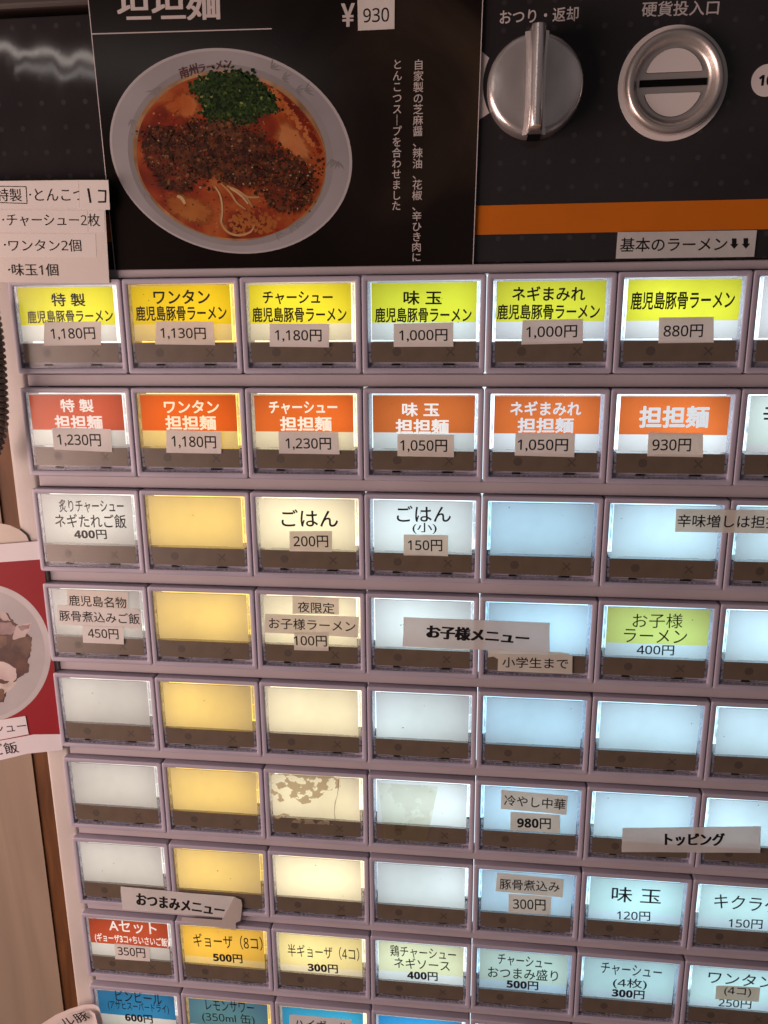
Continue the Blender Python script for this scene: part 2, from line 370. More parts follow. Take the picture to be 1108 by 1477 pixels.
# --- coin slot
sc_ = un(972, 118.5, -0.5)
b = MB(); b.slab([(sc_[0] + 0.388 * math.cos(t * math.pi / 40), sc_[1] + 0.388 * math.sin(t * math.pi / 40)) for t in range(80)], CP - 0.5, CP + 2, plate_m)
slot = b.build('coin_slot', MROOT)
b = MB()
prof = [(0.352, 1.2), (0.352, -0.2), (0.346, -1.1), (0.337, -1.9), (0.321, -2.3), (0.303, -2.2), (0.286, -1.5), (0.270, -0.4), (0.258, 0.15), (0.245, 0.30), (0.002, 0.30)]
b.loft([ring(sc_, r, y) for r, y in prof], steel); b.build('steel_surround', slot, smooth=True)
b = MB(); 
def moon(sgn):
    R, cut, n = 0.228, 0.070, 20
    a0 = math.asin(cut / R); pts = []
    for t in range(n + 1):
        a = a0 + (math.pi - 2 * a0) * t / n; pts.append((R * math.cos(a), R * math.sin(a)))
    rr = 0.018; out = [(pts[0][0] - rr * 1.1, cut)] + [(pts[0][0] - 0.2 * rr, cut + 0.25 * rr)] + pts[1:-1] + [(pts[-1][0] + 0.2 * rr, cut + 0.25 * rr), (pts[-1][0] + rr * 1.1, cut)]
    return [(sc_[0] + x * 0.93, sc_[1] - sgn * y) for x, y in out]
for sgn in (1, -1):
    b = MB(); b.slab(moon(sgn), -0.05, 0.6, plate_m, ink); b.build('pale_window', slot)
b = MB(); b.box(sc_[0] - 0.238, sc_[0] + 0.238, sc_[1] - 0.024, sc_[1] + 0.022, -0.02, 1.0, black_m); b.build('slot_opening', slot)

# ================================================================== selection buttons
def rrect(u0, u1, v0, v1, rad, n=3):
    pts = []
    for cx, cy, a0 in ((u1 - rad, v0 + rad, -90), (u1 - rad, v1 - rad, 0), (u0 + rad, v1 - rad, 90), (u0 + rad, v0 + rad, 180)):
        for i in range(n + 1):
            a = math.radians(a0 + 90 * i / n); pts.append((cx + rad * math.cos(a), cy + rad * math.sin(a)))
    return pts
G = 0.0035
OU0, OU1, OV0, OV1 = 0.051, 0.950, 0.046, 0.726        # opening of the bezel
CU0, CU1, CV0, CV1 = 0.079, 0.921, 0.053, 0.505        # printed card
SV0, SV1 = 0.520, 0.682                                # brown status strip
def bezel_mesh():
    b = MB(); k = 0.001 / U
    for_y = [(0.0, 5.2, 0.022), (0.0, 1.5, 0.020), (0.0, 0.34, 0.020), (0.0015, 0.16, 0.020), (0.0045, 0.05, 0.018), (0.0085, 0.0, 0.016)]
    loops = [[P(u, v, y) for u, v in rrect(G + i, 1 - G - i, 0.002 + i, BH - 0.002 - i, r)] for i, y, r in for_y]
    inner = [(0.006, 0.0, 0.012), (0.003, 0.1, 0.010), (0.0, 0.4, 0.008), (0.0, 12.5, 0.008)]
    loops += [[P(u, v, y) for u, v in rrect(OU0 - i, OU1 + i, OV0 - i, OV1 + i, r)] for i, y, r in inner]
    b.loft(loops, mauve)
    return b
BEZ = bezel_mesh().build('selection_button', None, smooth=True); bez_mesh = BEZ.data; bpy.data.objects.remove(BEZ)
def sheet(b, u0, u1, v0, v1, y, m): b.poly([P(u0, v0, y), P(u0, v1, y), P(u1, v1, y), P(u1, v0, y)], m)
def shared(b, name):
    o = b.build(name); me = o.data; bpy.data.objects.remove(o); return me
b = MB(); sheet(b, OU0 + .001, OU1 - .001, OV0 + .001, OV1 - .001, 0.18, cover_m); cover_mesh = shared(b, 'clear_cover')
b = MB()
for (a0, a1) in ((OU0 + .002, CU0 - .002), (CU1 + .002, OU1 - .002)):       # side rims in clips, ticks between them
    for v0, v1 in ((OV0 + .004, 0.235), (0.240, 0.395), (0.400, 0.510), (0.517, 0.60), (0.606, 0.685)):
        i = 0.004 if 0.2 < v0 < 0.5 else 0.0
        sheet(b, a0 + i, a1, v0, v1, 0.40, rim_m if v0 < 0.5 else rim_low); sheet(b, a0 + 0.006, a1 - 0.004, v0 + 0.01, v1 - 0.01, 0.30, rim_hi if v0 < 0.5 else rim_low)
sheet(b, CU0 + .002, CU1 - .002, 0.5065, 0.519, 0.40, ridge_m)
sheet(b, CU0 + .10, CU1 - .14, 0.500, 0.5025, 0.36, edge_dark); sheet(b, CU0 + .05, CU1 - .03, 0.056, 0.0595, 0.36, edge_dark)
rim_mesh = shared(b, 'clear_rim')
b = MB(); b.box(CU0 - .002, CU1 + .002, SV0, SV1, 0.36, 12, strip_m); strip_mesh = shared(b, 'status_strip')
b = MB()
du, dv, rr = 0.285, 0.600, 0.036
b.poly([P(du + rr * math.cos(t * math.pi / 14), dv + rr * math.sin(t * math.pi / 14), 0.33) for t in range(28)], mark_m)
xu, xv, w = 0.720, 0.602, 0.034
for sg in (1, -1):
    d = Vector((1, sg)).normalized(); n = Vector((-d.y, d.x)) * 0.006; c = Vector((xu, xv)); y = 0.33 - 0.01 * sg
    b.poly([P(*(c - d * w * 1.3 + n), y), P(*(c - d * w * 1.3 - n), y), P(*(c + d * w * 1.3 - n), y), P(*(c + d * w * 1.3 + n), y)], mark_m)
mark_mesh = shared(b, 'status_marks')
b = MB(); sheet(b, OU0, OU1, SV1 + .001, OV1, 1.6, slot_m)
for x0, x1 in ((0.24, 0.31), (0.66, 0.75)): b.box(x0, x1, 0.695, 0.709, 1.1, 1.5, black_m)
b.box(0.30, 0.68, 0.687, 0.692, 0.5, 0.9, rim_m); b.box(0.12, 0.88, 0.703, 0.7045, 1.0, 1.2, black_m)
b.box(CU0, CU1, 0.716, 0.7235, 0.5, 1.2, rim_m)
slot_mesh = shared(b, 'clip_slot')
b = MB(); sheet(b, OU0 + .001, OU1 - .001, OV0 + .001, SV0 + .01, 8.5, white_card); lamp_mesh0 = shared(b, 'backlight')
# backlights: warm towards the left columns, cold towards the right
LED = [((1.00, 0.94, 0.82), 1.28), ((1.0, 0.66, 0.13), 2.0), ((1.0, 0.87, 0.53), 2.15), ((0.76, 0.95, 1.0), 2.05), ((0.43, 0.77, 1.0), 1.95), ((0.50, 0.82, 1.0), 2.15), ((0.54, 0.84, 1.0), 2.25)]
CARDC = {'yellow': (0.80, 0.76, 0.05), 'orange': (0.72, 0.16, 0.035), 'red': (0.60, 0.10, 0.04), 'lime': (0.84, 0.76, 0.20), 'pale': (0.84, 0.79, 0.58), 'mint': (0.74, 0.82, 0.73),
         'amber': (0.80, 0.66, 0.26), 'cream': (0.80, 0.76, 0.48), 'blue': (0.04, 0.27, 0.56), 'teal': (0.09, 0.29, 0.95), 'cyan': (0.04, 0.40, 0.92), 'azure': (0.05, 0.40, 0.80)}
BAND = {}
for c in range(6): BAND[(0, c)] = ('yellow', 0.645); BAND[(1, c)] = ('orange', 0.64)
BAND[(1, 0)] = ('red', 0.64); BAND[(3, 5)] = ('lime', 0.68); BAND[(6, 5)] = ('mint', 0.74); BAND[(6, 6)] = ('mint', 0.72); BAND[(1, 6)] = ('mint', 0.8)
BAND[(7, 0)] = ('red', 0.62); BAND[(7, 1)] = ('amber', 0.76); BAND[(7, 2)] = ('cream', 0.78); BAND[(7, 3)] = ('cream', 0.72); BAND[(7, 4)] = ('pale', 0.74)
BAND[(7, 5)] = ('mint', 0.76); BAND[(7, 6)] = ('mint', 0.78); BAND[(8, 0)] = ('blue', 0.63); BAND[(8, 1)] = ('teal', 0.68); BAND[(8, 2)] = ('cyan', 0.9); BAND[(8, 3)] = ('azure', 0.9)
cream_txt = mat('cream_print', (0.80, 0.78, 0.66), 0.6, translucent=0.72, spec=0.2)
B = 0.021
L_ = lambda t, cl, cr_, h, bold=0.0, m=None: (t, cl, cr_, h, bold, m or ink)
K9 = '鹿児島豚骨ラーメン'
TXT = {
 (0, 0): [L_('特 製', (74, 432.5), (123, 432.5), 19, B), L_(K9, (39.5, 457.5), (163, 455), 19, B)],
 (0, 1): [L_('ワンタン', (221.4, 428.5), (303, 428), 21, B), L_(K9, (195.8, 452.3), (327, 451), 22, B)],
 (0, 2): [L_('チャーシュー', (379, 429.5), (480, 429.5), 19, B), L_(K9, (364, 454), (500, 453.5), 22, B)],
 (0, 3): [L_('味 玉', (582, 429.5), (637.4, 429.5), 20.5, B), L_(K9, (541, 454.5), (680.4, 454), 22, B)],
 (0, 4): [L_('ネギまみれ', (739, 423.5), (844.6, 423.5), 21.5, B), L_(K9, (717, 450), (865.3, 449), 22.5, B)],
 (0, 5): [L_(K9, (910, 434), (1060, 432), 26.5, B)],
 (1, 0): [L_('特 製', (87, 585), (135, 585.3), 19, .024, cream_txt), L_('担担麺', (79, 609), (148, 609.3), 20.5, .028, cream_txt)],
 (1, 1): [L_('ワンタン', (236.5, 586.7), (316, 587), 19, .024, cream_txt), L_('担担麺', (238.5, 609.5), (311.8, 610), 21, .028, cream_txt)],
 (1, 2): [L_('チャーシュー', (388, 588), (486.6, 588), 18.5, .024, cream_txt), L_('担担麺', (404, 611), (478.5, 611.5), 21, .028, cream_txt)],
 (1, 3): [L_('味 玉', (580, 590.7), (634, 591), 20, .024, cream_txt), L_('担担麺', (570.7, 615), (647.5, 615.5), 21.5, .028, cream_txt)],
 (1, 4): [L_('ネギまみれ', (736, 589), (838.6, 589.3), 21, .024, cream_txt), L_('担担麺', (746.6, 613.5), (827.5, 613.5), 22, .028, cream_txt)],
 (1, 5): [L_('担担麺', (922, 601.5), (1023, 601.5), 32, .032, cream_txt)],
 (1, 6): [L_('辛味', (1101, 598), (1163, 598), 30, .01)],
 (2, 0): [L_('炙りチャーシュー', (85, 729.5), (178.4, 730), 19, .012), L_('ネギたれご飯', (79.3, 751), (182, 752), 20, .012), L_('400円', (107, 770.8), (154, 771), 13.5, .02)],
 (2, 2): [L_('ごはん', (405.8, 747), (487.6, 747.5), 25, .012)],
 (2, 3): [L_('ごはん', (572.3, 741), (650.6, 741), 23.5, .01), L_('(小)', (595, 762), (630, 762), 16, .006)],
 (3, 5): [L_('お子様', (912.8, 895), (985, 895.8), 21, 0), L_('ラーメン', (900, 916.5), (991, 919), 19.5, 0), L_('400円', (918.4, 937.3), (972.5, 938.3), 14.5, .011)],
 (6, 5): [L_('味 玉', (882.5, 1289.4), (953.8, 1293.5), 22, .006), L_('120円', (890, 1320.3), (938, 1322), 13.5, .011)],
 (6, 6): [L_('キクラゲ', (1030.6, 1299), (1126, 1307), 21.5, .004), L_('150円', (1051, 1331.5), (1100, 1333.5), 13.5, .011)],
 (7, 0): [L_('Aセット', (157.2, 1334.6), (226, 1340.4), 17, .016, cream_txt), L_('(ギョーザ3コ+ちいさいご飯)', (137, 1352), (243.6, 1360.6), 14, .020, cream_txt)],
 (7, 1): [L_('ギョーザ（8コ）', (279, 1355.6), (378.8, 1361.4), 20, .008), L_('500円', (307.5, 1380.9), (349.8, 1383.4), 12.5, .022)],
 (7, 2): [L_('半ギョーザ（4コ）', (415, 1370.4), (518.3, 1377), 18.5, .006), L_('300円', (443.9, 1395.3), (487.5, 1398), 12.5, .022)],
 (7, 3): [L_('鶏チャーシュー', (563, 1371), (657.8, 1377.7), 16.5, .008), L_('ネギソース', (568.4, 1388), (649, 1393.4), 15.5, .008), L_('400円', (587.4, 1406.4), (631.5, 1408.9), 12.5, .022)],
 (7, 4): [L_('チャーシュー', (718, 1383.2), (796.3, 1390.8), 16, .008), L_('おつまみ盛り', (704, 1401.4), (805, 1407.7), 16, .008), L_('500円', (731, 1419.3), (776.5, 1422.4), 12.5, .022)],
 (7, 5): [L_('チャーシュー', (867, 1395.8), (954.7, 1404), 17, .006), L_('(4枚)', (884.2, 1417.8), (933.2, 1420.5), 15.5, .008), L_('300円', (882.7, 1432), (929.7, 1435.5), 12.5, .022)],
 (7, 6): [L_('ワンタン', (1021.8, 1408.9), (1116.5, 1417.4), 17.5, .006), L_('250円', (1036.7, 1446.3), (1083.9, 1449), 12.5, .011)],
 (8, 0): [L_('ビンビール', (166.5, 1435.2), (233.5, 1441.5), 16, .008), L_('(アサヒスーパードライ)', (155.7, 1449.6), (243.6, 1456.7), 14, .008), L_('600円', (180.4, 1467.3), (220.4, 1470.6), 12, .022)],
 (8, 1): [L_('レモンサワー', (296.7, 1449), (366.2, 1454.2), 15.5, .006), L_('(350ml 缶)', (291.6, 1466.8), (367.4, 1471.8), 16, .004)],
}
rows_w = ['top row', 'second row', 'third row', 'fourth row', 'fifth row', 'sixth row', 'seventh row', 'eighth row', 'bottom row']
band_word = {'yellow': 'yellow', 'orange': 'orange', 'red': 'red', 'lime': 'pale lime', 'pale': 'pale cream', 'mint': 'pale mint', 'amber': 'amber', 'cream': 'cream', 'blue': 'blue', 'teal': 'teal green', 'cyan': 'cyan', 'azure': 'bright blue'}
def backlit_letters(c):
    """unprinted letters of a coloured card: their own emission stands in for the backlight through the paper"""
    col, st = LED[c]; k = 0.62 if c else 0.40
    m = mat('backlit_letters_%d' % c, (0.75, 0.72, 0.66), 0.6, spec=0.2); p = m.node_tree.nodes['Principled BSDF']
    p.inputs['Emission Color'].default_value = (*[0.35 + 0.65 * x for x in col], 1); p.inputs['Emission Strength'].default_value = k
    return m
CY = 0.5
def child(name, me, parent):
    o = bpy.data.objects.new(name, me); COL.objects.link(o); o.parent = parent; return o
for r in range(NR):
    for c in range(NC):
        o = child('selection_button', bez_mesh, MROOT); o.location = (c * U, FR * 0.001, -r * RP * U)
        band = BAND.get((r, c))
        if band: o['label'] = 'lit selection button with %s printed card in the %s' % (band_word[band[0]], rows_w[r])
        elif (r, c) in TXT: o['label'] = 'lit selection button with white printed card in the %s' % rows_w[r]
        b = MB(); hv = CV1 - CV0
        j = random.uniform(-0.004, 0.004)
        def q(u0, v0, u1, v1, m): sheet(b, u0, u1, v0, v1, CY, m)
        if band:
            s_ = CV0 + hv * min(0.93, band[1] + 0.055)
            q(CU0 + j, CV0, CU1 + j, CV0 + 0.010, white_card)
            q(CU0 + j, CV0 + 0.010, CU1 + j, s_, card_mat(band[0], CARDC[band[0]])); q(CU0 + j, s_, CU1 + j, CV1, white_card)
        else: q(CU0 + j, CV0, CU1 + j, CV1, white_card)
        for _ in range(random.choice((0, 1, 2, 3)) + (4 if (r, c) == (2, 4) else 0)):
            pu, pv, pr = random.uniform(CU0 + .05, CU1 - .05), random.uniform(CV0 + .04, CV1 - .03), random.uniform(0.002, 0.0055); a0 = random.uniform(0, 3.1)
            b.poly([P(pu + pr * math.cos(t + a0) * (1.8 if t in (0, 3.1) else 0.8), pv + pr * math.sin(t + a0), CY - 0.012) for t in (0, .9, 2, 3.1, 4.1, 5.2)], speck_m)
        card = b.build('menu_card', o)
        col, st = LED[c]; st *= random.uniform(0.92, 1.06)
        if c == 0 and r < 2: st *= 1.45
        if c > 3 and r < 2: col, st = tuple(0.45 * x + 0.55 for x in col), st * 1.12
        lm = backlight('backlight_%d_%d' % (r, c), col, st)
        me = lamp_mesh0.copy(); me.materials.clear(); me.materials.append(lm); child('backlight', me, o)
        child('clear_rim', rim_mesh, o); child('status_strip', strip_mesh, o); child('status_marks', mark_mesh, o)
        child('clip_slot', slot_mesh, o); child('clear_cover', cover_mesh, o)
        if (r, c) in TXT:
            b = MB()
            for i, (t, cl, cr_, h, bold, m) in enumerate(TXT[(r, c)]):
                if m is cream_txt: m = backlit_letters(c)
                write(b, t, cl, cr_, h, FR + CY - 0.03 - 0.004 * i, m, bold)
            t_ = b.build('card_lettering', o); t_.location = (-c * U, -FR * 0.001, r * RP * U)

# ================================================================== stickers and notices
def sticker(name, cat, label, quad, mm, lines, m=None, group=None, thick=0.09, extra=None, curl=0.0, ragged=0.0, corner=None):
    b = MB(); m = m or random.choice(PAPERS)
    if mm <= 0.06: mm += FR
    uv = [un(x, y, mm) for x, y in quad]
    if corner is not None and corner < 4:                               # one corner rounded off
        i = corner; p0, p1, p2 = Vector(uv[i - 1]), Vector(uv[i]), Vector(uv[(i + 1) % 4]); rr = 0.07
        a, c_ = p1 + (p0 - p1).normalized() * rr, p1 + (p2 - p1).normalized() * rr
        arc = [tuple(a.lerp(p1, t).lerp(p1.lerp(c_, t), t)) for t in (0, .2, .4, .6, .8, 1)]
        uv = uv[:i] + arc + uv[i + 1:]
    if ragged:
        out = []
        for i in range(len(uv)):
            a, c_ = Vector(uv[i]), Vector(uv[(i + 1) % len(uv)])
            for t in range(5): out.append(tuple(a.lerp(c_, t / 5) + Vector((random.uniform(-1, 1), random.uniform(-1, 1))) * ragged))
        uv = out
    us, vs_ = [q_[0] for q_ in uv], [q_[1] for q_ in uv]; bend = (random.choice((-1, 1)), random.uniform(-0.6, 0.6), random.uniform(0.10, 0.42) if mm < 0 else 0.15)
    def curl_by(p):
        s_, t_ = ((p[0] / U) - min(us)) / (max(us) - min(us)), ((Z0 - p[2]) / U - min(vs_)) / (max(vs_) - min(vs_))
        k = max(0.0, 0.5 + bend[0] * (s_ - 0.5) + bend[1] * (t_ - 0.5) - 0.62) / 0.5
        return (p[0], p[1] - bend[2] * 0.001 * k * k, p[2])
    if len(uv) == 4:
        A = [Vector(q_) for q_ in uv]; NX, NY_ = 14, 4
        for yy, flip in ((mm, False), (mm + thick, True)):
            g = [P(*(A[0].lerp(A[1], i / NX)).lerp(A[3].lerp(A[2], i / NX), j / NY_), yy) for j in range(NY_ + 1) for i in range(NX + 1)]
            b.add(g, [(j * (NX + 1) + i, (j + 1) * (NX + 1) + i, (j + 1) * (NX + 1) + i + 1, j * (NX + 1) + i + 1) for j in range(NY_) for i in range(NX)], m)
        loop = [A[0].lerp(A[1], i / NX) for i in range(NX)] + [A[1].lerp(A[2], i / NY_) for i in range(NY_)] + [A[2].lerp(A[3], i / NX) for i in range(NX)] + [A[3].lerp(A[0], i / NY_) for i in range(NY_)]
        b.loft([[P(*q_, mm) for q_ in loop], [P(*q_, mm + thick) for q_ in loop]], m)
    else: b.slab(uv, mm, mm + thick, m)
    if len(uv) == 4: b.v = [curl_by(p) for p in b.v]
    o = b.build(name, None, label=label, cat=cat, group=group)
    if lines:
        b = MB()
        for i, l in enumerate(lines):
            t, cl, cr_, h = l[:4]; bold = l[4] if len(l) > 4 else 0.0; bold = max(bold, 0.006); mi = l[5] if len(l) > 5 else 0.0
            write(b, t, cl, cr_, h, mm - 0.02 - 0.003 * i, ink, bold, mi)
        if extra: extra(b, mm - 0.035)
        if len(uv) == 4: b.v = [curl_by(p) for p in b.v]
        b.build('lettering', o)
    return o
GP = 'price stickers on the buttons'
def price(label, quad, text, cl, cr_, h, mm=0.06, m=None, bold=0.010):
    return sticker('price_sticker', 'price sticker', label, quad, mm, [(text, cl, cr_, h, bold)], m, GP, corner=None)
price('white price sticker under the yellow card of the leftmost top row button', [(64.2, 464.9), (146.5, 463.4), (146, 497.7), (63, 498.7)], '1,180円', (73.3, 482), (137.4, 481), 18)
price('white price sticker under the yellow ワンタン card of the top row', [(225.5, 463.3), (308.3, 464.1), (310.4, 497.8), (223.9, 496.6)], '1,130円', (231.5, 480.7), (297, 481.5), 17.5)
price('white price sticker under the yellow チャーシュー card of the top row', [(389, 467), (475, 467), (475, 501), (389, 500)], '1,180円', (396.7, 484), (464, 484.5), 18)
price('white price sticker under the yellow 味玉 card of the top row', [(568, 467), (654, 465), (654, 500), (568, 500.3)], '1,000円', (575.8, 484.5), (645.5, 483.5), 18)
price('white price sticker under the yellow ネギまみれ card of the top row', [(754, 462), (841, 460), (841, 495), (752, 497)], '1,000円', (759, 479.7), (832.5, 478), 18.5)
price('white three digit price sticker under a one line yellow card', [(950.7, 458), (1029.5, 457), (1029.5, 494), (949.7, 495)], '880円', (957.3, 478), (1014, 477), 18.5)
price('white price sticker below the dim red card of the leftmost second row button', [(76, 617), (160, 619), (162, 652), (78, 648.5)], '1,230円', (83, 634.5), (145.5, 635.5), 18.5)
price('white price sticker below the orange ワンタン card of the second row', [(240, 620), (319.4, 622.5), (319.4, 654.4), (240, 653)], '1,180円', (247.6, 637), (311.8, 638.5), 18.5)
price('white price sticker below the orange チャーシュー card of the second row', [(401.7, 622.5), (487.6, 623.5), (490, 655.4), (402.7, 654)], '1,230円', (412, 640), (477.5, 640.5), 18)
price('white price sticker below the orange 味玉 card of the second row', [(573.3, 626), (655, 627), (655, 659.5), (573.3, 658)], '1,050円', (577.3, 643), (645, 643.5), 18.5)
price('white price sticker below the orange ネギまみれ card of the second row', [(743.6, 625), (829.5, 626), (828.5, 659.5), (742.5, 657)], '1,050円', (746.6, 642), (819.4, 642.5), 18.5)
price('white three digit price sticker below the orange card with one large word', [(935.6, 623.6), (1014, 625), (1014, 659.4), (933.6, 658)], '930円', (941, 642), (996.7, 642), 18.5)
price('tan price sticker below the large rice wording ごはん in the warm column', [(418, 766), (479, 766), (479, 796), (418, 795)], '200円', (423.4, 781), (473.5, 781), 17, m=paper_tan)
price('tan price sticker below the small rice wording ごはん(小)', [(582.4, 771), (646.5, 772), (646.5, 802), (582.4, 801)], '150円', (588.4, 786.5), (638, 787), 16.5, m=paper_tan)
GD = 'dish name stickers on the buttons'
def dish(label, quad, text, cl, cr_, h, mm=0.06, m=None, bold=0.007, corner=None):
    return sticker('dish_sticker', 'dish sticker', label, quad, mm, [(text, cl, cr_, h, bold)], m, GD, corner=corner)
dish('short pinkish strip 鹿児島名物, topmost of three strips on a fourth row button', [(97, 849.5), (184.8, 854.8), (184.8, 879), (97, 873)], '鹿児島名物', (99.4, 865.7), (182.4, 869.7), 15.5)
dish('long pinkish strip with one rounded corner between two shorter strips', [(83, 872.7), (203.7, 878.6), (203.7, 907.4), (83, 900.5)], '豚骨煮込みご飯', (85.5, 887.6), (201.7, 893), 15.5, mm=-0.03, corner=1)
price('pinkish price sticker lowest of three strips on the leftmost fourth row button', [(118.7, 902.5), (178.3, 904.5), (178.9, 929.3), (120, 927)], '450円', (126.8, 913.4), (171, 915), 14.5, mm=-0.12)
dish('short tan strip 夜限定 topmost of three on the warm fourth row button', [(422, 859.3), (489, 861.8), (489, 886.5), (422, 885)], '夜限定', (429.5, 875.4), (482.5, 877.5), 15.5, m=paper_tan)
dish('wide tan strip お子様ラーメン between a short strip and a price', [(382.5, 885.6), (518, 889.6), (516.5, 919), (381.5, 912.3)], 'お子様ラーメン', (388, 898.7), (513, 903.7), 16, mm=-0.03, m=paper_tan)
price('tan price sticker reading 100円 under the お子様ラーメン strip', [(424.5, 912.3), (474, 912.3), (474, 939), (424.5, 937.6)], '100円', (423.9, 924), (471.5, 925), 15.5, mm=-0.12, m=paper_tan)
dish('tan strip 冷やし中華 on the pale blue sixth row button', [(723.3, 1139.4), (819.3, 1148), (816.8, 1174.7), (722.3, 1166.7)], '冷やし中華', (727.4, 1154), (815.8, 1160.6), 15.5, m=paper_tan)
price('layered tan price sticker under the 冷やし中華 strip', [(736.5, 1170.7), (808, 1175.7), (808, 1202), (736, 1197.5)], '980円', (746, 1186.9), (794.6, 1188.4), 15.5, m=paper_tan, bold=0.014)
dish('tan strip 豚骨煮込み on the pale blue seventh row button', [(717.3, 1259), (813.3, 1268), (811.8, 1294.5), (714.7, 1285.4)], '豚骨煮込み', (720.8, 1274.8), (807.2, 1279.3), 15.5, m=paper_tan)
price('tan price sticker under the 豚骨煮込み strip in the seventh row', [(734, 1289.4), (795.6, 1293), (794, 1319.8), (733.4, 1316.2)], '300円', (740, 1304), (787, 1305.6), 16, m=paper_tan)
price('white price sticker on the red set meal card', [(165.3, 1360.7), (215.3, 1365.7), (216.6, 1386.7), (166.5, 1383.4)], '350円', (169.8, 1371.5), (209.5, 1375), 13.5)
dish('small tan (4コ) sticker covering the middle of the mint ワンタン card', [(1033, 1421), (1096.8, 1424.6), (1094.5, 1445), (1031.4, 1440.6)], '(4コ)', (1044.6, 1429.7), (1083.6, 1432.3), 13.5, m=paper_tan)
dish('greyish ハイボール sticker on the cyan bottom row card', [(418.1, 1462.5), (507.5, 1471.1), (506, 1505), (417, 1496)], 'ハイボール', (425, 1476), (503, 1482), 14)
GN = 'section notices taped across the buttons'
sticker('menu_notice', 'notice', 'wide grey paper notice お子様メニュー taped over two lit buttons', [(582.2, 890), (793, 898.5), (793, 941.6), (581, 932.4)], -0.30, [('お子様メニュー', (615, 910.6), (763.7, 921.0), 19.5, 0.022, 0.045)], notice_m, GN, ragged=0.002)
sticker('menu_notice', 'notice', 'small tan notice 小学生まで below the wide お子様メニュー notice', [(718.6, 944), (825.9, 944.5), (825.4, 972.6), (718, 968)], -0.12, [('小学生まで', (724.7, 954.8), (819.8, 957.5), 15.5, 0.009)], paper_tan, GN)
sticker('menu_notice', 'notice', 'long tan strip about spice for the 担担麺 crossing a bezel in the third row', [(975.5, 734), (1165, 736.5), (1165, 770.5), (973.8, 767)], -0.30, [('辛味増しは担担麺', (977.5, 751), (1147, 753.5), 18.5, 0.009)], paper_tan, GN)
sticker('menu_notice', 'notice', 'wide grey paper notice トッピング above the mint cards', [(898.2, 1194.4), (1097.8, 1192), (1096.8, 1230.3), (896.7, 1228.8)], -0.30, [('トッピング', (958.8, 1210.5), (1045.7, 1211), 18.5, 0.018, 0.04)], notice_m, GN, ragged=0.0015)
sticker('menu_notice', 'notice', 'crumpled pinkish notice おつまみメニュー under torn tape above the red set card', [(174, 1279), (340.5, 1294), (342, 1325), (176.5, 1311.5)], -0.32, [('おつまみメニュー', (196.5, 1296.5), (324, 1313.5), 17.5, 0.018, 0.04)], notice_m, GN, ragged=0.003)
def arrows(b, mm):
    for cx, cy in ((1059, 351.4), (1075.8, 351)):
        b.poly([at(cx + x, cy + y, mm) for x, y in ((-3.2, -7.5), (3.4, -7.5), (3.4, 0.5), (6.2, 0.5), (0.2, 7.7), (-6, 0.7), (-3.2, 0.6))], ink)
sticker('menu_notice', 'notice', 'grey strip 基本のラーメン with two arrows below the orange stripe', [(890.9, 335), (1092, 332), (1087.8, 370.4), (888.4, 373)], CP - 0.35, [('基本のラーメン', (894.7, 353.4), (1049, 351.8), 20.5, 0.010)], notice_m, GN, extra=arrows)
tape = clear('yellowed_tape', (0.97, 0.95, 0.92), 0.72, 0.22, body=(0.72, 0.66, 0.62), trans=0.35)
torn = [(338, 1293.5), (348, 1298), (349.5, 1306), (347, 1328), (340, 1331), (341, 1342), (300, 1336), (262, 1328), (262, 1323), (320, 1327)]
b = MB(); b.slab([un(x, y, -2.5) for x, y in torn], -2.5, -2.45, tape)
b.build('torn_tape', None, label='torn yellowed tape hanging from the おつまみメニュー notice', cat='tape')
b = MB(); b.slab([un(x, y, -2.0) for x, y in ((704, 938), (716, 936), (790, 940), (812, 941), (826, 946), (826, 952), (717, 950), (712, 947), (704, 948))], -2.04, -1.98, paper_tan)
b.build('paper_scrap', None, label='torn tan paper scrap between the お子様メニュー and 小学生まで notices', cat='paper scrap')
res_m = clear('glue_residue', (1, 1, 1), 0.62, None, scale=330, lo=0.475, hi=0.50, body=(0.66, 0.57, 0.44), trans=0.6)
stain_m = clear('tape_stain', (0.95, 0.94, 0.88), 0.11, None, scale=110, lo=0.47, hi=0.52, body=(0.62, 0.58, 0.48), trans=0.6)
b = MB()
for pts in ([(389, 1115), (489, 1120.5), (488.5, 1136), (470, 1143), (452, 1157), (436, 1160), (424, 1150), (404, 1157), (391, 1146)], [(393, 1178), (410, 1173), (440, 1182), (483, 1184), (483.5, 1190), (440, 1188), (394, 1184)]):
    b.slab([un(x, y, -1.95) for x, y in pts], -1.97, -1.93, res_m)
tear = [(489, 1121), (488, 1133), (486.5, 1147), (483, 1158), (482, 1172), (483.5, 1186)]
b.poly([at(x, y, -1.98) for x, y in tear] + [at(x + 0.5 + 0.5 * (i % 2), y, -1.98) for i, (x, y) in reversed(list(enumerate(tear)))], mat('tear_edge', (0.22, 0.17, 0.12), 0.7))
b.build('torn_label_residue', None, label='flaky brown glue residue of a peeled label on a warm sixth row button', cat='glue residue')
quad = [(546, 1129), (632, 1134), (616, 1212), (606, 1217), (556, 1212), (552, 1195)]
b = MB(); b.slab([un(x, y, -1.95) for x, y in quad], -1.97, -1.93, stain_m)
b.build('tape_stain', None, label='faint yellowish tape stain on the white sixth row button', cat='tape stain')

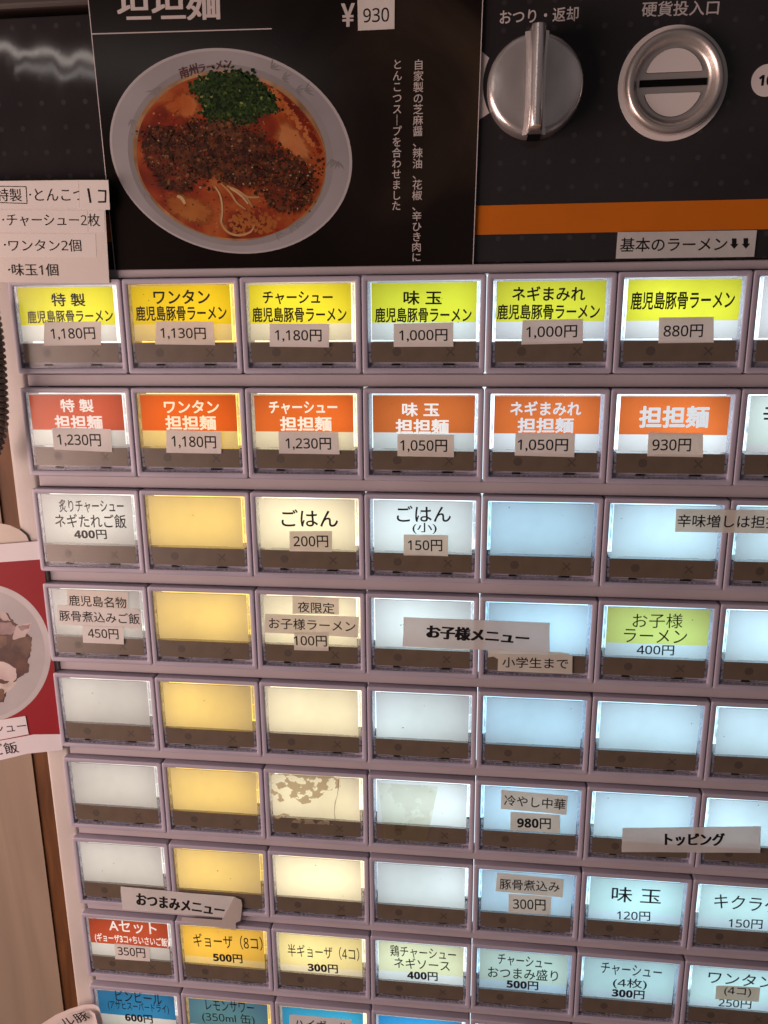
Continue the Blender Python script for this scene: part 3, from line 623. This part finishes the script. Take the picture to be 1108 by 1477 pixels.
# ================================================================== dish poster
PY = 0.6                                   # just proud of the control panel
poster_m = ramp_mat('poster_black', [(0.40, (0.0075, 0.0055, 0.005)), (0.58, (0.012, 0.0085, 0.007)), (0.80, (0.055, 0.038, 0.026))], 16, rough=0.16, coat=0.0, detail=9, distort=0.6, spec=0.22)
edge_m = mat('poster_edge', (0.62, 0.56, 0.55), 0.5)
U0, U1, V1 = un(128, 20, PY)[0], un(690, 200, PY)[0], un(420, 391.3, PY)[1]
pc = [un(126.8, 0, PY), un(697, 0, PY), un(682.5, 391.5, PY), un(166, 392, PY)]
e = 0.75
pl = (pc[0][0] + (pc[0][0] - pc[3][0]) / (pc[0][1] - pc[3][1]) * -e, pc[0][1] - e); pr_ = (pc[1][0] + (pc[1][0] - pc[2][0]) / (pc[1][1] - pc[2][1]) * -e, pc[1][1] - e)
quad = [pl, pr_, pc[2], pc[3]]
poster = empty('dish_poster', 'black laminated poster showing a bowl of red noodle soup', 'poster')
b = MB(); b.slab(quad, PY, PY + 0.35, poster_m, edge_m)
for i, j in ((3, 0), (1, 2), (2, 3)):       # bright cut edge of the lamination
    a, c_ = Vector(quad[i]), Vector(quad[j]); n = Vector((-(c_ - a).y, (c_ - a).x)).normalized() * 0.006
    b.poly([P(*a, PY - 0.02), P(*c_, PY - 0.02), P(*(c_ + n), PY - 0.02), P(*(a + n), PY - 0.02)], edge_m)
b.build('poster_sheet', poster)
pale = mat('poster_print_pale', (0.56, 0.50, 0.48), 0.5)
b = MB(); y = PY - 0.04
px_poly(b, [(132.5, 48.2), (392, 40.6), (392, 42.2), (132.5, 49.8)], y, pale)
write(b, '坦坦麺', (168, 1), (318, -3), 62, y, pale, 0.0, 0.026)
write(b, '￥', (492, 22), (512, 21.4), 34, y, pale, 0.012, 0.03)
for text, x0, y0, x1, y1, hw in (('自\n家\n製\nの\n芝\n麻\n醤\n、\n辣\n油\n、\n花\n椒\n、\n辛\nひ\nき\n肉\nに', 604, 85.6, 600.7, 377, 15), ('と\nん\nこ\nつ\nス\n｜\nプ\nを\n合\nわ\nせ\nま\nし\nた', 573.6, 86, 571.8, 303, 14)):
    vs, fs = glyphs(text, 0.006, 0, True)
    a, c_ = Vector(un(x0, y0, y)), Vector(un(x1, y1, y)); d = c_ - a; n = Vector((un(x0 + hw / 2, y0, y)[0] - un(x0 - hw / 2, y0, y)[0], 0))
    b.add([P(*(c_ - d * yy + n * (xx - 0.5)), y - 0.0004 * k) for xx, yy, k in vs], fs, pale)
b.build('lettering', poster)
sticker('price_sticker', 'price sticker', 'white sticker with a bare number on the dish poster', [(515.5, -9), (569.5, -11), (569, 41.5), (516.6, 44.2)], PY - 0.15, [('930', (524, 22.5), (561.3, 21), 20.5, 0.002)], paper, GP)
# --- the printed bowl
rim_p = ramp_mat('print_bowl_white', [(0.3, (0.27, 0.255, 0.27)), (0.7, (0.37, 0.35, 0.365))], 22)
wall_p = ramp_mat('print_bowl_shade', [(0.3, (0.20, 0.185, 0.19)), (0.7, (0.30, 0.28, 0.285))], 30)
soup_p = ramp_mat('print_soup', [(0.30, (0.115, 0.012, 0.005)), (0.46, (0.24, 0.030, 0.008)), (0.60, (0.34, 0.075, 0.016)), (0.75, (0.42, 0.16, 0.05))], 70, distort=1.2)
cream_p = ramp_mat('print_soup_cream', [(0.3, (0.36, 0.070, 0.012)), (0.52, (0.43, 0.125, 0.030)), (0.75, (0.50, 0.22, 0.085))], 90, distort=1.0)
red_p = ramp_mat('print_soup_oil', [(0.3, (0.11, 0.010, 0.004)), (0.7, (0.24, 0.025, 0.006))], 110)
mince_p = ramp_mat('print_mince', [(0.30, (0.020, 0.007, 0.004)), (0.5, (0.060, 0.019, 0.009)), (0.72, (0.145, 0.045, 0.016))], 380, detail=4)
oilm_p = ramp_mat('print_mince_oil', [(0.35, (0.065, 0.012, 0.005)), (0.65, (0.17, 0.030, 0.010))], 260)
green_p = ramp_mat('print_scallion', [(0.30, (0.006, 0.012, 0.004)), (0.5, (0.020, 0.040, 0.012)), (0.72, (0.055, 0.085, 0.020))], 420, detail=4)
greens = [mat('print_green_%s' % k, c, 0.5, spec=0.15) for k, c in (('deep', (0.007, 0.019, 0.004)), ('mid', (0.022, 0.052, 0.009)), ('light', (0.070, 0.115, 0.018)), ('tip', (0.20, 0.23, 0.07)))]
browns = [mat('print_brown_%s' % k, c, 0.5, spec=0.15) for k, c in (('black', (0.010, 0.005, 0.003)), ('dark', (0.035, 0.012, 0.006)), ('mid', (0.11, 0.038, 0.014)), ('light', (0.20, 0.085, 0.03)), ('fleck', (0.34, 0.24, 0.13)))]
noodle_p = mat('print_noodle', (0.42, 0.24, 0.10), 0.5, spec=0.15, var=0.25, scale=120)
noodle_l = mat('print_noodle_light', (0.52, 0.36, 0.19), 0.5, spec=0.15)
leaf_p = mat('print_bowl_motif', (0.19, 0.18, 0.18), 0.5)
redtxt = mat('print_red_letters', (0.085, 0.012, 0.010), 0.4)
def q4(X, Y): return 150 + X / 3.078, 60 + Y / 3.078      # crop of the bowl -> survey pixels
b = MB()
def ell(cx, cy, a, c_, rot, n=96, wob=0.0, seed=0):
    rnd = random.Random(seed); ph = [rnd.uniform(0, 6.28) for _ in range(6)]
    out = []
    for t in range(n):
        th = 2 * math.pi * t / n; k = 1 + wob * sum(math.sin((j + 3) * th + ph[j]) for j in range(6)) / 3
        x, y_ = a * k * math.cos(th), c_ * k * math.sin(th); out.append((cx + x * math.cos(rot) - y_ * math.sin(rot), cy + x * math.sin(rot) + y_ * math.cos(rot)))
    return out
def layer(pts, k, m): b.poly([at(*q4(X, Y), PY - 0.03 - 0.012 * k) for X, Y in pts], m)
layer(ell(564, 485, 546, 447, 0.30), 0.6, mat('print_bowl_lip', (0.43, 0.40, 0.41), 0.4, spec=0.2))
layer(ell(563, 487, 535, 437, 0.30), 1, rim_p)
layer(ell(562, 503, 462, 398, 0.30, wob=0.004), 2, wall_p)
layer(ell(560, 505, 436, 372, 0.30, wob=0.006, seed=2), 3, mat('print_soup_rim', (0.30, 0.155, 0.055), 0.3, var=0.4, scale=200, coat=0.3))
layer(ell(562, 512, 424, 358, 0.30, wob=0.008, seed=3), 4, soup_p)
def blob(pts, k, m, rough=9, sub=7, seed=1):
    """an outline through pts with an uneven edge"""
    rnd = random.Random(seed); out = []; n = len(pts)
    for i in range(n):
        p0, p1, p2, p3 = (Vector(pts[(i + j - 1) % n]) for j in range(4))
        for s in range(sub):
            t = s / sub; t2, t3 = t * t, t ** 3
            v = 0.5 * ((2 * p1) + (p2 - p0) * t + (2 * p0 - 5 * p1 + 4 * p2 - p3) * t2 + (3 * p1 - p0 - 3 * p2 + p3) * t3)
            out.append((v.x + rnd.uniform(-rough, rough), v.y + rnd.uniform(-rough, rough)))
    layer(out, k, m); return out
def soft_mat(m):
    """the same print with a ragged, fading edge"""
    k = m.name + '_soft'
    if k in MATS: return MATS[k]
    m2 = m.copy(); m2.name = k; MATS[k] = m2; n = m2.node_tree; L = n.links
    at_ = n.nodes.new('ShaderNodeAttribute'); at_.attribute_name = 'soft'
    t = n.nodes['Texture Coordinate']; z = n.nodes.new('ShaderNodeTexNoise'); z.inputs['Scale'].default_value = 330; z.inputs['Detail'].default_value = 6
    L.new(t.outputs['Object'], z.inputs['Vector'])
    m1 = n.nodes.new('ShaderNodeMath'); m1.operation = 'MULTIPLY_ADD'; m1.inputs[1].default_value = 2.2; m1.inputs[2].default_value = -1.45
    m3 = n.nodes.new('ShaderNodeMath'); m3.operation = 'MULTIPLY_ADD'; m3.inputs[1].default_value = 1.9; m3.use_clamp = True
    L.new(z.outputs['Fac'], m1.inputs[0]); L.new(at_.outputs['Fac'], m3.inputs[0]); L.new(m1.outputs[0], m3.inputs[2])
    tp = n.nodes.new('ShaderNodeBsdfTransparent'); mx = n.nodes.new('ShaderNodeMixShader')
    L.new(m3.outputs[0], mx.inputs['Fac']); L.new(tp.outputs[0], mx.inputs[1]); L.new(n.nodes['Principled BSDF'].outputs[0], mx.inputs[2])
    L.new(mx.outputs[0], n.nodes['Material Output'].inputs['Surface'])
    return m2
SOFT = []; FL = []
def soft_blob(pts, k, m, rough=9, sub=7, seed=1, core=0.45):
    tmp = MB(); global b; keep = b; b = tmp
    out = blob(pts, k, m, rough, sub, seed); b = keep
    cx, cy = sum(p[0] for p in out) / len(out), sum(p[1] for p in out) / len(out)
    n = len(out); ring2 = [(cx + (x - cx) * core, cy + (y_ - cy) * core) for x, y_ in out]
    vs = [at(*q4(X, Y), PY - 0.03 - 0.012 * k) for X, Y in out + ring2 + [(cx, cy)]]
    o = len(b.v); b.add(vs, [(i, (i + 1) % n, n + (i + 1) % n, n + i) for i in range(n)] + [(n + i, n + (i + 1) % n, 2 * n) for i in range(n)], soft_mat(m))
    SOFT.extend(range(o + n, o + 2 * n + 1)); return out
soft_blob([(255, 285), (330, 215), (385, 225), (435, 260), (428, 330), (350, 345), (285, 330)], 5, cream_p, 7, seed=4)
FL.append(([(215, 330), (245, 290), (330, 345), (420, 350), (400, 372), (220, 370)], 90, 5.5, red_p, 4, 12))
FL.append(([(690, 200), (760, 215), (850, 290), (905, 370), (940, 460), (925, 480), (880, 400), (800, 310), (720, 240)], 150, 5, cream_p, 4, 13))
soft_blob([(760, 350), (830, 345), (890, 420), (935, 500), (925, 545), (870, 545), (800, 490), (745, 440)], 5.5, cream_p, 7, seed=7)
FL.append(([(800, 250), (870, 300), (930, 390), (968, 480), (960, 520), (935, 450), (880, 360)], 120, 6, red_p, 4, 11))
soft_blob([(240, 700), (330, 660), (430, 690), (520, 760), (470, 820), (370, 810), (280, 760)], 5, ramp_mat('print_soup_low', [(0.3, (0.26, 0.05, 0.010)), (0.7, (0.38, 0.14, 0.03))], 80), 9, seed=9)
FL.append(([(640, 740), (740, 760), (800, 790), (740, 840), (620, 860), (520, 840), (560, 790)], 110, 5, MATS['print_soup_low'], 4, 14))
m_out = [(165, 400), (205, 370), (330, 368), (420, 340), (500, 325), (590, 325), (690, 350), (735, 430), (830, 480), (920, 545), (985, 510), (960, 640), (900, 720), (830, 765), (760, 760), (700, 690), (620, 655), (540, 620), (450, 640), (380, 660), (290, 640), (210, 560), (160, 500)]
for k, (cx, cy, ra, rb, rot) in enumerate(((270, 480, 125, 120, 0.2), (440, 480, 170, 150, 0.1), (620, 520, 190, 150, 0.3), (800, 600, 170, 120, 0.5), (830, 680, 120, 95, -0.2), (320, 590, 120, 90, 0.4))):
    soft_blob(ell(cx, cy, ra, rb, rot, n=14), 7 + 0.08 * k, mince_p, 10, seed=40 + k, core=0.5)
soft_blob([(170, 480), (240, 470), (330, 540), (430, 610), (380, 655), (290, 630), (210, 570)], 7.5, oilm_p, 9, seed=12)
soft_blob([(640, 600), (760, 620), (880, 650), (930, 660), (880, 730), (800, 765), (750, 730), (680, 670)], 7.5, oilm_p, 9, seed=13)
soft_blob([(430, 345), (520, 322), (600, 330), (650, 380), (640, 430), (560, 450), (480, 430), (420, 400)], 8, ramp_mat('print_mince_mound', [(0.3, (0.045, 0.017, 0.009)), (0.7, (0.16, 0.062, 0.026))], 330), 9, seed=14)
g_out = blob([(370, 205), (420, 165), (500, 135), (580, 130), (650, 150), (715, 205), (760, 255), (770, 300), (735, 320), (690, 330), (640, 355), (590, 360), (540, 340), (480, 350), (445, 320), (435, 270), (410, 235)], 9, green_p, 11, seed=15)
def inside(p, poly):
    x, y_ = p; c_ = False; j = len(poly) - 1
    for i in range(len(poly)):
        if (poly[i][1] > y_) != (poly[j][1] > y_) and x < (poly[j][0] - poly[i][0]) * (y_ - poly[i][1]) / (poly[j][1] - poly[i][1]) + poly[i][0]: c_ = not c_
        j = i
    return c_
rnd = random.Random(21)
def flecks(poly, n, k0, ms, wts, r0, r1, grow=0, ring_p=0.0):
    xs, ys = [p[0] for p in poly], [p[1] for p in poly]; done = 0
    while done < n:
        p = (rnd.uniform(min(xs) - grow, max(xs) + grow), rnd.uniform(min(ys) - grow, max(ys) + grow))
        if not inside(p, poly) and not (grow and rnd.random() < 0.25 and any((p[0] - x) ** 2 + (p[1] - y_) ** 2 < grow ** 2 for x, y_ in poly[::3])): continue
        done += 1; r = rnd.uniform(r0, r1); a0 = rnd.uniform(0, 6.3); asp = rnd.uniform(0.45, 1); m = rnd.choices(ms, wts)[0]
        n_ = rnd.choice((5, 6, 7)); k = k0 + done * 0.0006
        def shape(s): return [(p[0] + r * s * math.cos(a0) * math.cos(t * 6.283 / n_) - r * s * asp * math.sin(a0) * math.sin(t * 6.283 / n_), p[1] + r * s * math.sin(a0) * math.cos(t * 6.283 / n_) + r * s * asp * math.cos(a0) * math.sin(t * 6.283 / n_)) for t in range(n_)]
        layer(shape(1), k, m)
        if rnd.random() < ring_p: layer(shape(0.5), k + 0.0004, greens[0])
flecks(m_out, 330, 8.6, browns[1:4], (6, 5, 1.2), 6, 13, grow=14)
flecks(m_out, 1900, 9.2, browns + [red_p], (6, 6, 5, 1.3, 0.45, 3), 2.0, 6.5, grow=42)
flecks(g_out, 800, 10.6, greens, (8, 6, 1.6, 0.35), 4, 10, grow=20, ring_p=0.35)
for pts, n, k, m, r0, r1 in FL: flecks(pts, n, k, [m], [1], r0, r1, grow=6)
low = [(200, 620), (330, 660), (520, 680), (700, 740), (600, 850), (430, 830), (290, 760)]
flecks(low, 70, 9, browns[:4], (3, 3, 3, 2), 2, 4.5)
flecks(ell(562, 512, 415, 350, 0.30), 160, 6.2, [red_p, browns[2], cream_p], (3, 1, 3), 2, 6)
def noodle(pts, w, k, m):
    P2 = []
    n = len(pts)
    for i in range(n - 1):
        p0, p1, p2, p3 = Vector(pts[max(i - 1, 0)]), Vector(pts[i]), Vector(pts[i + 1]), Vector(pts[min(i + 2, n - 1)])
        for s in range(6):
            t = s / 6; P2.append(0.5 * ((2 * p1) + (p2 - p0) * t + (2 * p0 - 5 * p1 + 4 * p2 - p3) * t * t + (3 * p1 - p0 - 3 * p2 + p3) * t ** 3))
    P2.append(Vector(pts[-1])); lo, hi = [], []
    for i, p in enumerate(P2):
        d = (P2[min(i + 1, len(P2) - 1)] - P2[max(i - 1, 0)]).normalized(); nn = Vector((-d.y, d.x)) * w * (0.35 + 0.65 * math.sin(math.pi * (i + 1) / (len(P2) + 1)) ** 0.4)
        lo.append((p + nn)[:]); hi.append((p - nn)[:])
    for i in range(len(P2) - 1): layer([lo[i], lo[i + 1], hi[i + 1], hi[i]], k, m)
noodle([(490, 640), (515, 680), (525, 740), (520, 800), (550, 845), (600, 860), (650, 845), (668, 815)], 5.0, 11.5, noodle_p)
noodle([(495, 645), (518, 690), (526, 750), (522, 800)], 2.6, 11.8, noodle_l)
noodle([(520, 630), (560, 670), (590, 715), (630, 745)], 4.2, 11.4, noodle_p); noodle([(545, 640), (590, 660), (630, 690), (660, 735)], 4.6, 11.6, noodle_p)
noodle([(560, 650), (610, 685), (640, 720)], 4, 11.7, noodle_l); noodle([(600, 665), (640, 690), (690, 690)], 4.5, 11.5, noodle_p)
noodle([(325, 685), (345, 695), (360, 720)], 7, 11.5, noodle_l)
for cx, cy, ang in ((120, 345, 1.2), (150, 395, 1.0), (230, 215, 2.2), (250, 200, 2.0), (740, 120, -0.6), (790, 165, -0.2), (850, 215, 0.1), (890, 220, -0.3), (1010, 520, 1.4), (1040, 530, 1.7), (180, 690, -0.9), (820, 815, 0.4), (760, 850, 0.3), (850, 795, 0.5)):
    for j in range(4):
        a = ang + (j - 1.5) * 0.5; L = 34 + 8 * ((j * 7 + int(cx)) % 3); dx, dy = math.cos(a), math.sin(a)
        layer([(cx, cy), (cx + dx * L * .5 - dy * 4, cy + dy * L * .5 + dx * 4), (cx + dx * L, cy + dy * L), (cx + dx * L * .5 + dy * 4, cy + dy * L * .5 - dx * 4)], 3.2 + 0.05 * j, leaf_p)
yb = PY - 0.03 - 0.012 * 13
write(b, '南州', (259, 106.3), (284.5, 98.5), 17, yb, redtxt, 0.01)
write(b, 'ラーメン', (286, 99.5), (333.5, 90.5), 12, yb, redtxt, 0.012)
o = b.build('printed_bowl_picture', poster)
att = o.data.attributes.new('soft', 'FLOAT', 'POINT')
for i in SOFT: att.data[i].value = 1.0

# ================================================================== note sheet at the left
NY = -2.5
b = MB()
note = empty('topping_note', 'pinkish paper list of set toppings stuck left of the dish poster', 'paper note')
note_m = mat('note_paper', (0.72, 0.66, 0.62), 0.6, var=0.04, scale=60, bump=0.05, bscale=500)
note_l = mat('note_strip_paper', (0.75, 0.70, 0.67), 0.6, var=0.03, scale=80)
b.slab([un(*p, NY) for p in ((-90, 262), (113.5, 259.6), (150, 260), (151.9, 303), (157.8, 408.4), (80, 408), (-60, 407))], NY, NY + 0.2, note_m); b.build('base_sheet', note)
for q in ([(-90, 262.5), (113.2, 260.2), (114.4, 299), (-85, 300.5)], [(-85, 302), (150.5, 304), (151.5, 334.5), (-80, 334)], [(-80, 336), (137.8, 337.6), (139.3, 371), (-70, 370)], [(94, 303), (126, 304), (127, 334.8), (97.5, 335.2)]):
    b = MB(); i = -0.05 if q[0][0] < 0 else -0.09
    b.slab([un(*p, NY + i) for p in q], NY + i, NY - 0.002, note_l); b.build('pasted_strip', note)
b = MB(); y = NY - 0.12
write(b, '特製', (-5, 281), (31, 281.5), 18.5, y, ink, 0.002)
write(b, 'とんこつ', (50, 281), (122, 281), 17.5, y, ink, -0.002)
write(b, 'チャーシュー2枚', (9.7, 317), (143.8, 317.4), 18.5, y, ink, -0.002)
write(b, 'ワンタン2個', (12.2, 354), (117, 354), 17.5, y, ink, 0)
write(b, '味玉1個', (17, 389), (83.7, 389.2), 17.5, y, ink, 0)
for x_, y_ in ((43.5, 280.8), (4.5, 317), (7, 353), (13, 389)): b.poly([at(x_ + 1.4 * math.cos(t), y_ + 1.4 * math.sin(t), y) for t in (0, .8, 1.6, 2.4, 3.1, 3.9, 4.7, 5.5)], ink)
for a, c_ in (((-12, 268.5), (37.5, 269.3)), ((37.5, 269.3), (39, 293.6)), ((39, 293.6), (-12, 291.8))):
    d = Vector((c_[0] - a[0], c_[1] - a[1])).normalized(); n = Vector((-d.y, d.x)) * 0.55
    b.poly([at(a[0] + n.x, a[1] + n.y, y), at(c_[0] + n.x, c_[1] + n.y, y), at(c_[0] - n.x, c_[1] - n.y, y), at(a[0] - n.x, a[1] - n.y, y)], ink)
b.build('lettering', note)
b = MB(); mm = NY - 0.3
b.slab([un(*p, mm) for p in ((114.2, 259.7), (156.3, 259.7), (158.7, 302.5), (114.8, 301.7))], mm, mm + 0.12, note_l)
o = b.build('count_sticker', None, label='small white sticker with a handwritten 1コ on the topping list', cat='sticker')
b = MB()
def stroke(pts, w, mm, m):
    for i in range(len(pts) - 1):
        a, c_ = Vector(pts[i]), Vector(pts[i + 1]); d = (c_ - a).normalized(); n = Vector((-d.y, d.x)) * w; a, c_ = a - d * w * .5, c_ + d * w * .5
        b.poly([at(*(a + n), mm), at(*(c_ + n), mm), at(*(c_ - n), mm), at(*(a - n), mm)], m)
stroke([(127.3, 272.5), (128.6, 280), (130.6, 292)], 1.5, mm - 0.03, ink); stroke([(142, 275), (152.5, 275.5), (152, 291.8)], 1.2, mm - 0.034, ink); stroke([(142, 291.3), (152.4, 291.2)], 1.2, mm - 0.038, ink)
b.build('lettering', o)

# ================================================================== rice bowl poster hanging at the left edge
RY = -1.2
rp = empty('rice_bowl_poster', 'red poster of a plate of sliced pork stuck to the machine edge', 'poster')
red_bg = mat('poster_red', (0.27, 0.010, 0.018), 0.5, var=0.08, scale=30, spec=0.15)
white_p = mat('poster_white', (0.66, 0.62, 0.66), 0.5, var=0.03, scale=60)
b = MB(); b.slab([un(*p, RY) for p in ((-120, 792), (0, 785), (61, 780.2), (62.6, 807), (88.3, 1059), (90.6, 1082), (40, 1087), (0, 1096.7), (-60, 1116), (-120, 1135))], RY, RY + 0.2, white_p)
b.build('poster_sheet', rp)
b = MB(); px_poly(b, [(-120, 822), (0, 811), (62.6, 806.6), (75.6, 935), (88.2, 1059), (49, 1059.4), (27, 1063.5), (-120, 1090)], RY - 0.03, red_bg)
def q6(X, Y): return X / 3.883, 740 + Y / 3.883
def lay(pts, k, m): b.poly([at(*q6(X, Y), RY - 0.05 - 0.012 * k) for X, Y in pts], m)
lay(ell(-92, 785, 378, 388, 0.1), 0, ramp_mat('print_plate_rim', [(0.3, (0.40, 0.38, 0.39)), (0.7, (0.56, 0.53, 0.54))], 30))
lay(ell(-100, 790, 352, 362, 0.1), 1, ramp_mat('print_plate_well', [(0.3, (0.33, 0.31, 0.33)), (0.7, (0.50, 0.47, 0.48))], 26))
pork = ramp_mat('print_pork', [(0.3, (0.16, 0.09, 0.09)), (0.7, (0.36, 0.25, 0.25))], 120); seared = ramp_mat('print_seared', [(0.3, (0.035, 0.010, 0.008)), (0.7, (0.11, 0.045, 0.032))], 160)
fatty = ramp_mat('print_fat', [(0.3, (0.40, 0.30, 0.29)), (0.7, (0.58, 0.48, 0.46))], 90); ricep = ramp_mat('print_rice', [(0.3, (0.40, 0.32, 0.28)), (0.7, (0.60, 0.53, 0.48))], 260)
blob_l = lay
def meat(pts, k, m, seed):
    rn = random.Random(seed); out = []
    for i in range(len(pts)):
        a, c_ = Vector(pts[i]), Vector(pts[(i + 1) % len(pts)])
        for t in range(5): v = a.lerp(c_, t / 5); out.append((v.x + rn.uniform(-3, 3), v.y + rn.uniform(-3, 3)))
    lay(out, k, m)
meat([(-60, 560), (40, 560), (80, 610), (170, 690), (168, 800), (130, 900), (80, 950), (40, 1000), (20, 1060), (-80, 1060)], 2, seared, 1)
meat([(-60, 930), (20, 960), (60, 940), (95, 950), (60, 985), (25, 1010), (-20, 1040), (-60, 1000)], 3, ricep, 2)
meat([(0, 545), (30, 560), (60, 605), (20, 600), (0, 590)], 4, fatty, 3)
meat([(0, 615), (60, 612), (90, 640), (70, 680), (0, 680)], 5, pork, 4)
meat([(92, 628), (178, 612), (172, 650), (140, 690), (70, 710), (82, 660)], 6, fatty, 5); meat([(100, 636), (170, 622), (160, 648), (120, 660)], 6.5, pork, 15)
meat([(70, 720), (130, 690), (178, 695), (176, 770), (150, 808), (100, 780), (60, 760)], 4.5, ramp_mat('print_brown_slice', [(0.3, (0.06, 0.025, 0.016)), (0.7, (0.19, 0.10, 0.065))], 130), 6)
meat([(0, 690), (40, 690), (36, 740), (0, 760)], 5.5, MATS['print_brown_slice'], 7)
meat([(60, 800), (120, 790), (166, 850), (160, 890), (110, 918), (70, 880)], 7, seared, 8)
meat([(-20, 835), (20, 832), (90, 870), (95, 925), (70, 950), (0, 930)], 8, fatty, 9)
meat([(-20, 985), (20, 985), (25, 1030), (0, 1062), (-20, 1062)], 8, MATS['print_brown_slice'], 10)
b.build('printed_plate_picture', rp)
b = MB(); b.slab([un(*p, RY - 0.3) for p in ((-60, 1048), (36.6, 1032.8), (41.5, 1059), (-60, 1079))], RY - 0.3, RY - 0.22, white_p); 
ps = b.build('pasted_strip', rp)
b = MB(); write(b, 'シュー', (-9, 1052), (38, 1046.5), 13.5, RY - 0.33, ink, 0); write(b, 'ご飯', (-12, 1083), (25.3, 1077.3), 17, RY - 0.08, ink, 0.004)
b.build('lettering', rp)
b = MB(); tb = mat('beige_film', (0.48, 0.40, 0.33), 0.35, var=0.08, scale=40)
b.slab([un(*p, -0.3) for p in ((-60, 752), (0, 755), (14, 757.5), (28, 764), (38, 772), (43, 784), (30, 792), (-60, 798))], -0.3, -0.1, tb)
b.build('beige_film_patch', None, label='rounded beige film patch peeking above the red pork poster', cat='film patch')

# ================================================================== curled paper slip at the bottom edge
b = MB(); cp = mat('slip_paper', (0.70, 0.62, 0.60), 0.55, var=0.05, scale=70, translucent=0.15)
cpath = [(0, 1508), (35, 1492), (59, 1477.5), (80, 1464), (101, 1455), (121, 1449), (136, 1448.5), (143, 1453), (146.5, 1466), (148, 1490)]
front, back = [], []
for i, (x_, y_) in enumerate(cpath):
    d = -6.0 + 2.2 * math.sin(i * 0.6); front.append(at(x_, y_, d)); back.append(at(x_ + 10 + i * 1.2, y_ + 75, d + 3.0))
b.loft([front, back], cp, close=False)
inner = [at(x_ * 0.93 + 4, y_ + 9, -7.6 + 1.5 * math.sin(i * 0.6)) for i, (x_, y_) in enumerate(cpath)]
b.loft([inner, [p + Vector((0.002, 0, -0.02)) for p in inner]], cp, close=False)
slip = b.build('curled_slip', None, smooth=True, label='curled pinkish paper slip with dark writing at the bottom edge', cat='paper slip')
b = MB(); write(b, 'ール豚', (70, 1483), (127, 1464), 15, -9.2, ink, 0.008, skew=-0.1); b.build('lettering', slip)

# ================================================================== coiled cord beside the machine
b = MB(); cord_m = mat('grey_cord', (0.15, 0.115, 0.10), 0.28, var=0.2, scale=200, coat=0.4)
path = [Vector(at(x_, y_, -9)) for x_, y_ in ((-14, 440), (-7, 480), (-3, 520), (-0.5, 560), (1.0, 600), (-2, 628), (-9, 650), (-20, 672))]
fine = []
for i in range(len(path) - 1):
    p0, p1, p2, p3 = path[max(i - 1, 0)], path[i], path[i + 1], path[min(i + 2, len(path) - 1)]
    for s in range(40):
        t = s / 40; fine.append(0.5 * ((2 * p1) + (p2 - p0) * t + (2 * p0 - 5 * p1 + 4 * p2 - p3) * t * t + (3 * p1 - p0 - 3 * p2 + p3) * t ** 3))
hel = []; ph = 0.0
for i in range(len(fine) - 1):
    d = fine[i + 1] - fine[i]; ph += d.length / 0.00205 * 2 * math.pi; dn = d.normalized(); a = dn.cross(Vector((0, 1, 0))).normalized(); c_ = Vector((0, 1, 0))
    steps = 1
    hel.append(fine[i] + a * (0.0017 * math.cos(ph)) + c_ * (0.0017 * math.sin(ph)))
fine2 = []
L_tot = sum((fine[i + 1] - fine[i]).length for i in range(len(fine) - 1)); N = int(L_tot / 0.00205 * 14); acc = 0; hel = []
seg = [(fine[i + 1] - fine[i]).length for i in range(len(fine) - 1)]
k = 0; cum = 0.0
for s in range(N):
    q = L_tot * s / N
    while k < len(seg) - 1 and cum + seg[k] < q: cum += seg[k]; k += 1
    p = fine[k].lerp(fine[k + 1], (q - cum) / seg[k]); d = (fine[k + 1] - fine[k]).normalized(); a = d.cross(Vector((0, 1, 0))).normalized(); th = 2 * math.pi * s / 14
    hel.append(p + a * (0.00175 * math.cos(th)) + Vector((0, 1, 0)) * (0.00175 * math.sin(th)))
b.tube(hel, 0.00098, cord_m, n=7)
b.build('coiled_cord', None, smooth=True, label='dark grey coiled cord hanging beside the left edge of the machine', cat='cord')

# ================================================================== what stands behind, at the left
def wood(name, c0, c1, sc, st):
    return ramp_mat(name, [(0.3, c0), (0.7, c1)], sc, rough=0.55, coat=0.0, detail=8, stretch=st, distort=0.8)
w1 = wood('pale_wood', (0.235, 0.180, 0.136), (0.300, 0.232, 0.176), 30, (2.2, 1, 0.25)); w2 = wood('dark_wood', (0.085, 0.034, 0.012), (0.16, 0.066, 0.022), 60, (3, 1, 0.4))
x0 = at(46, 1083, 70).x; 
b = MB(); b.box(x0 / U, 0.3, -5, 12, 70, 160, w2); b.build('dark_wood_post', None, label='dark brown wooden post standing behind the machine edge', cat='wooden post')
x1 = at(39, 1083, 66).x
b = MB(); b.box(-12, x1 / U, -5, 12, 69, 160, w1); b.box(x1 / U, x0 / U - 0.002, -5, 12, 69.4, 158, mat('grey_edge_band', (0.22, 0.19, 0.18), 0.5)); b.build('wood_panel_wall', None, label='pale grained wood panel behind the machine, with a grey edge band', cat='wooden panel')
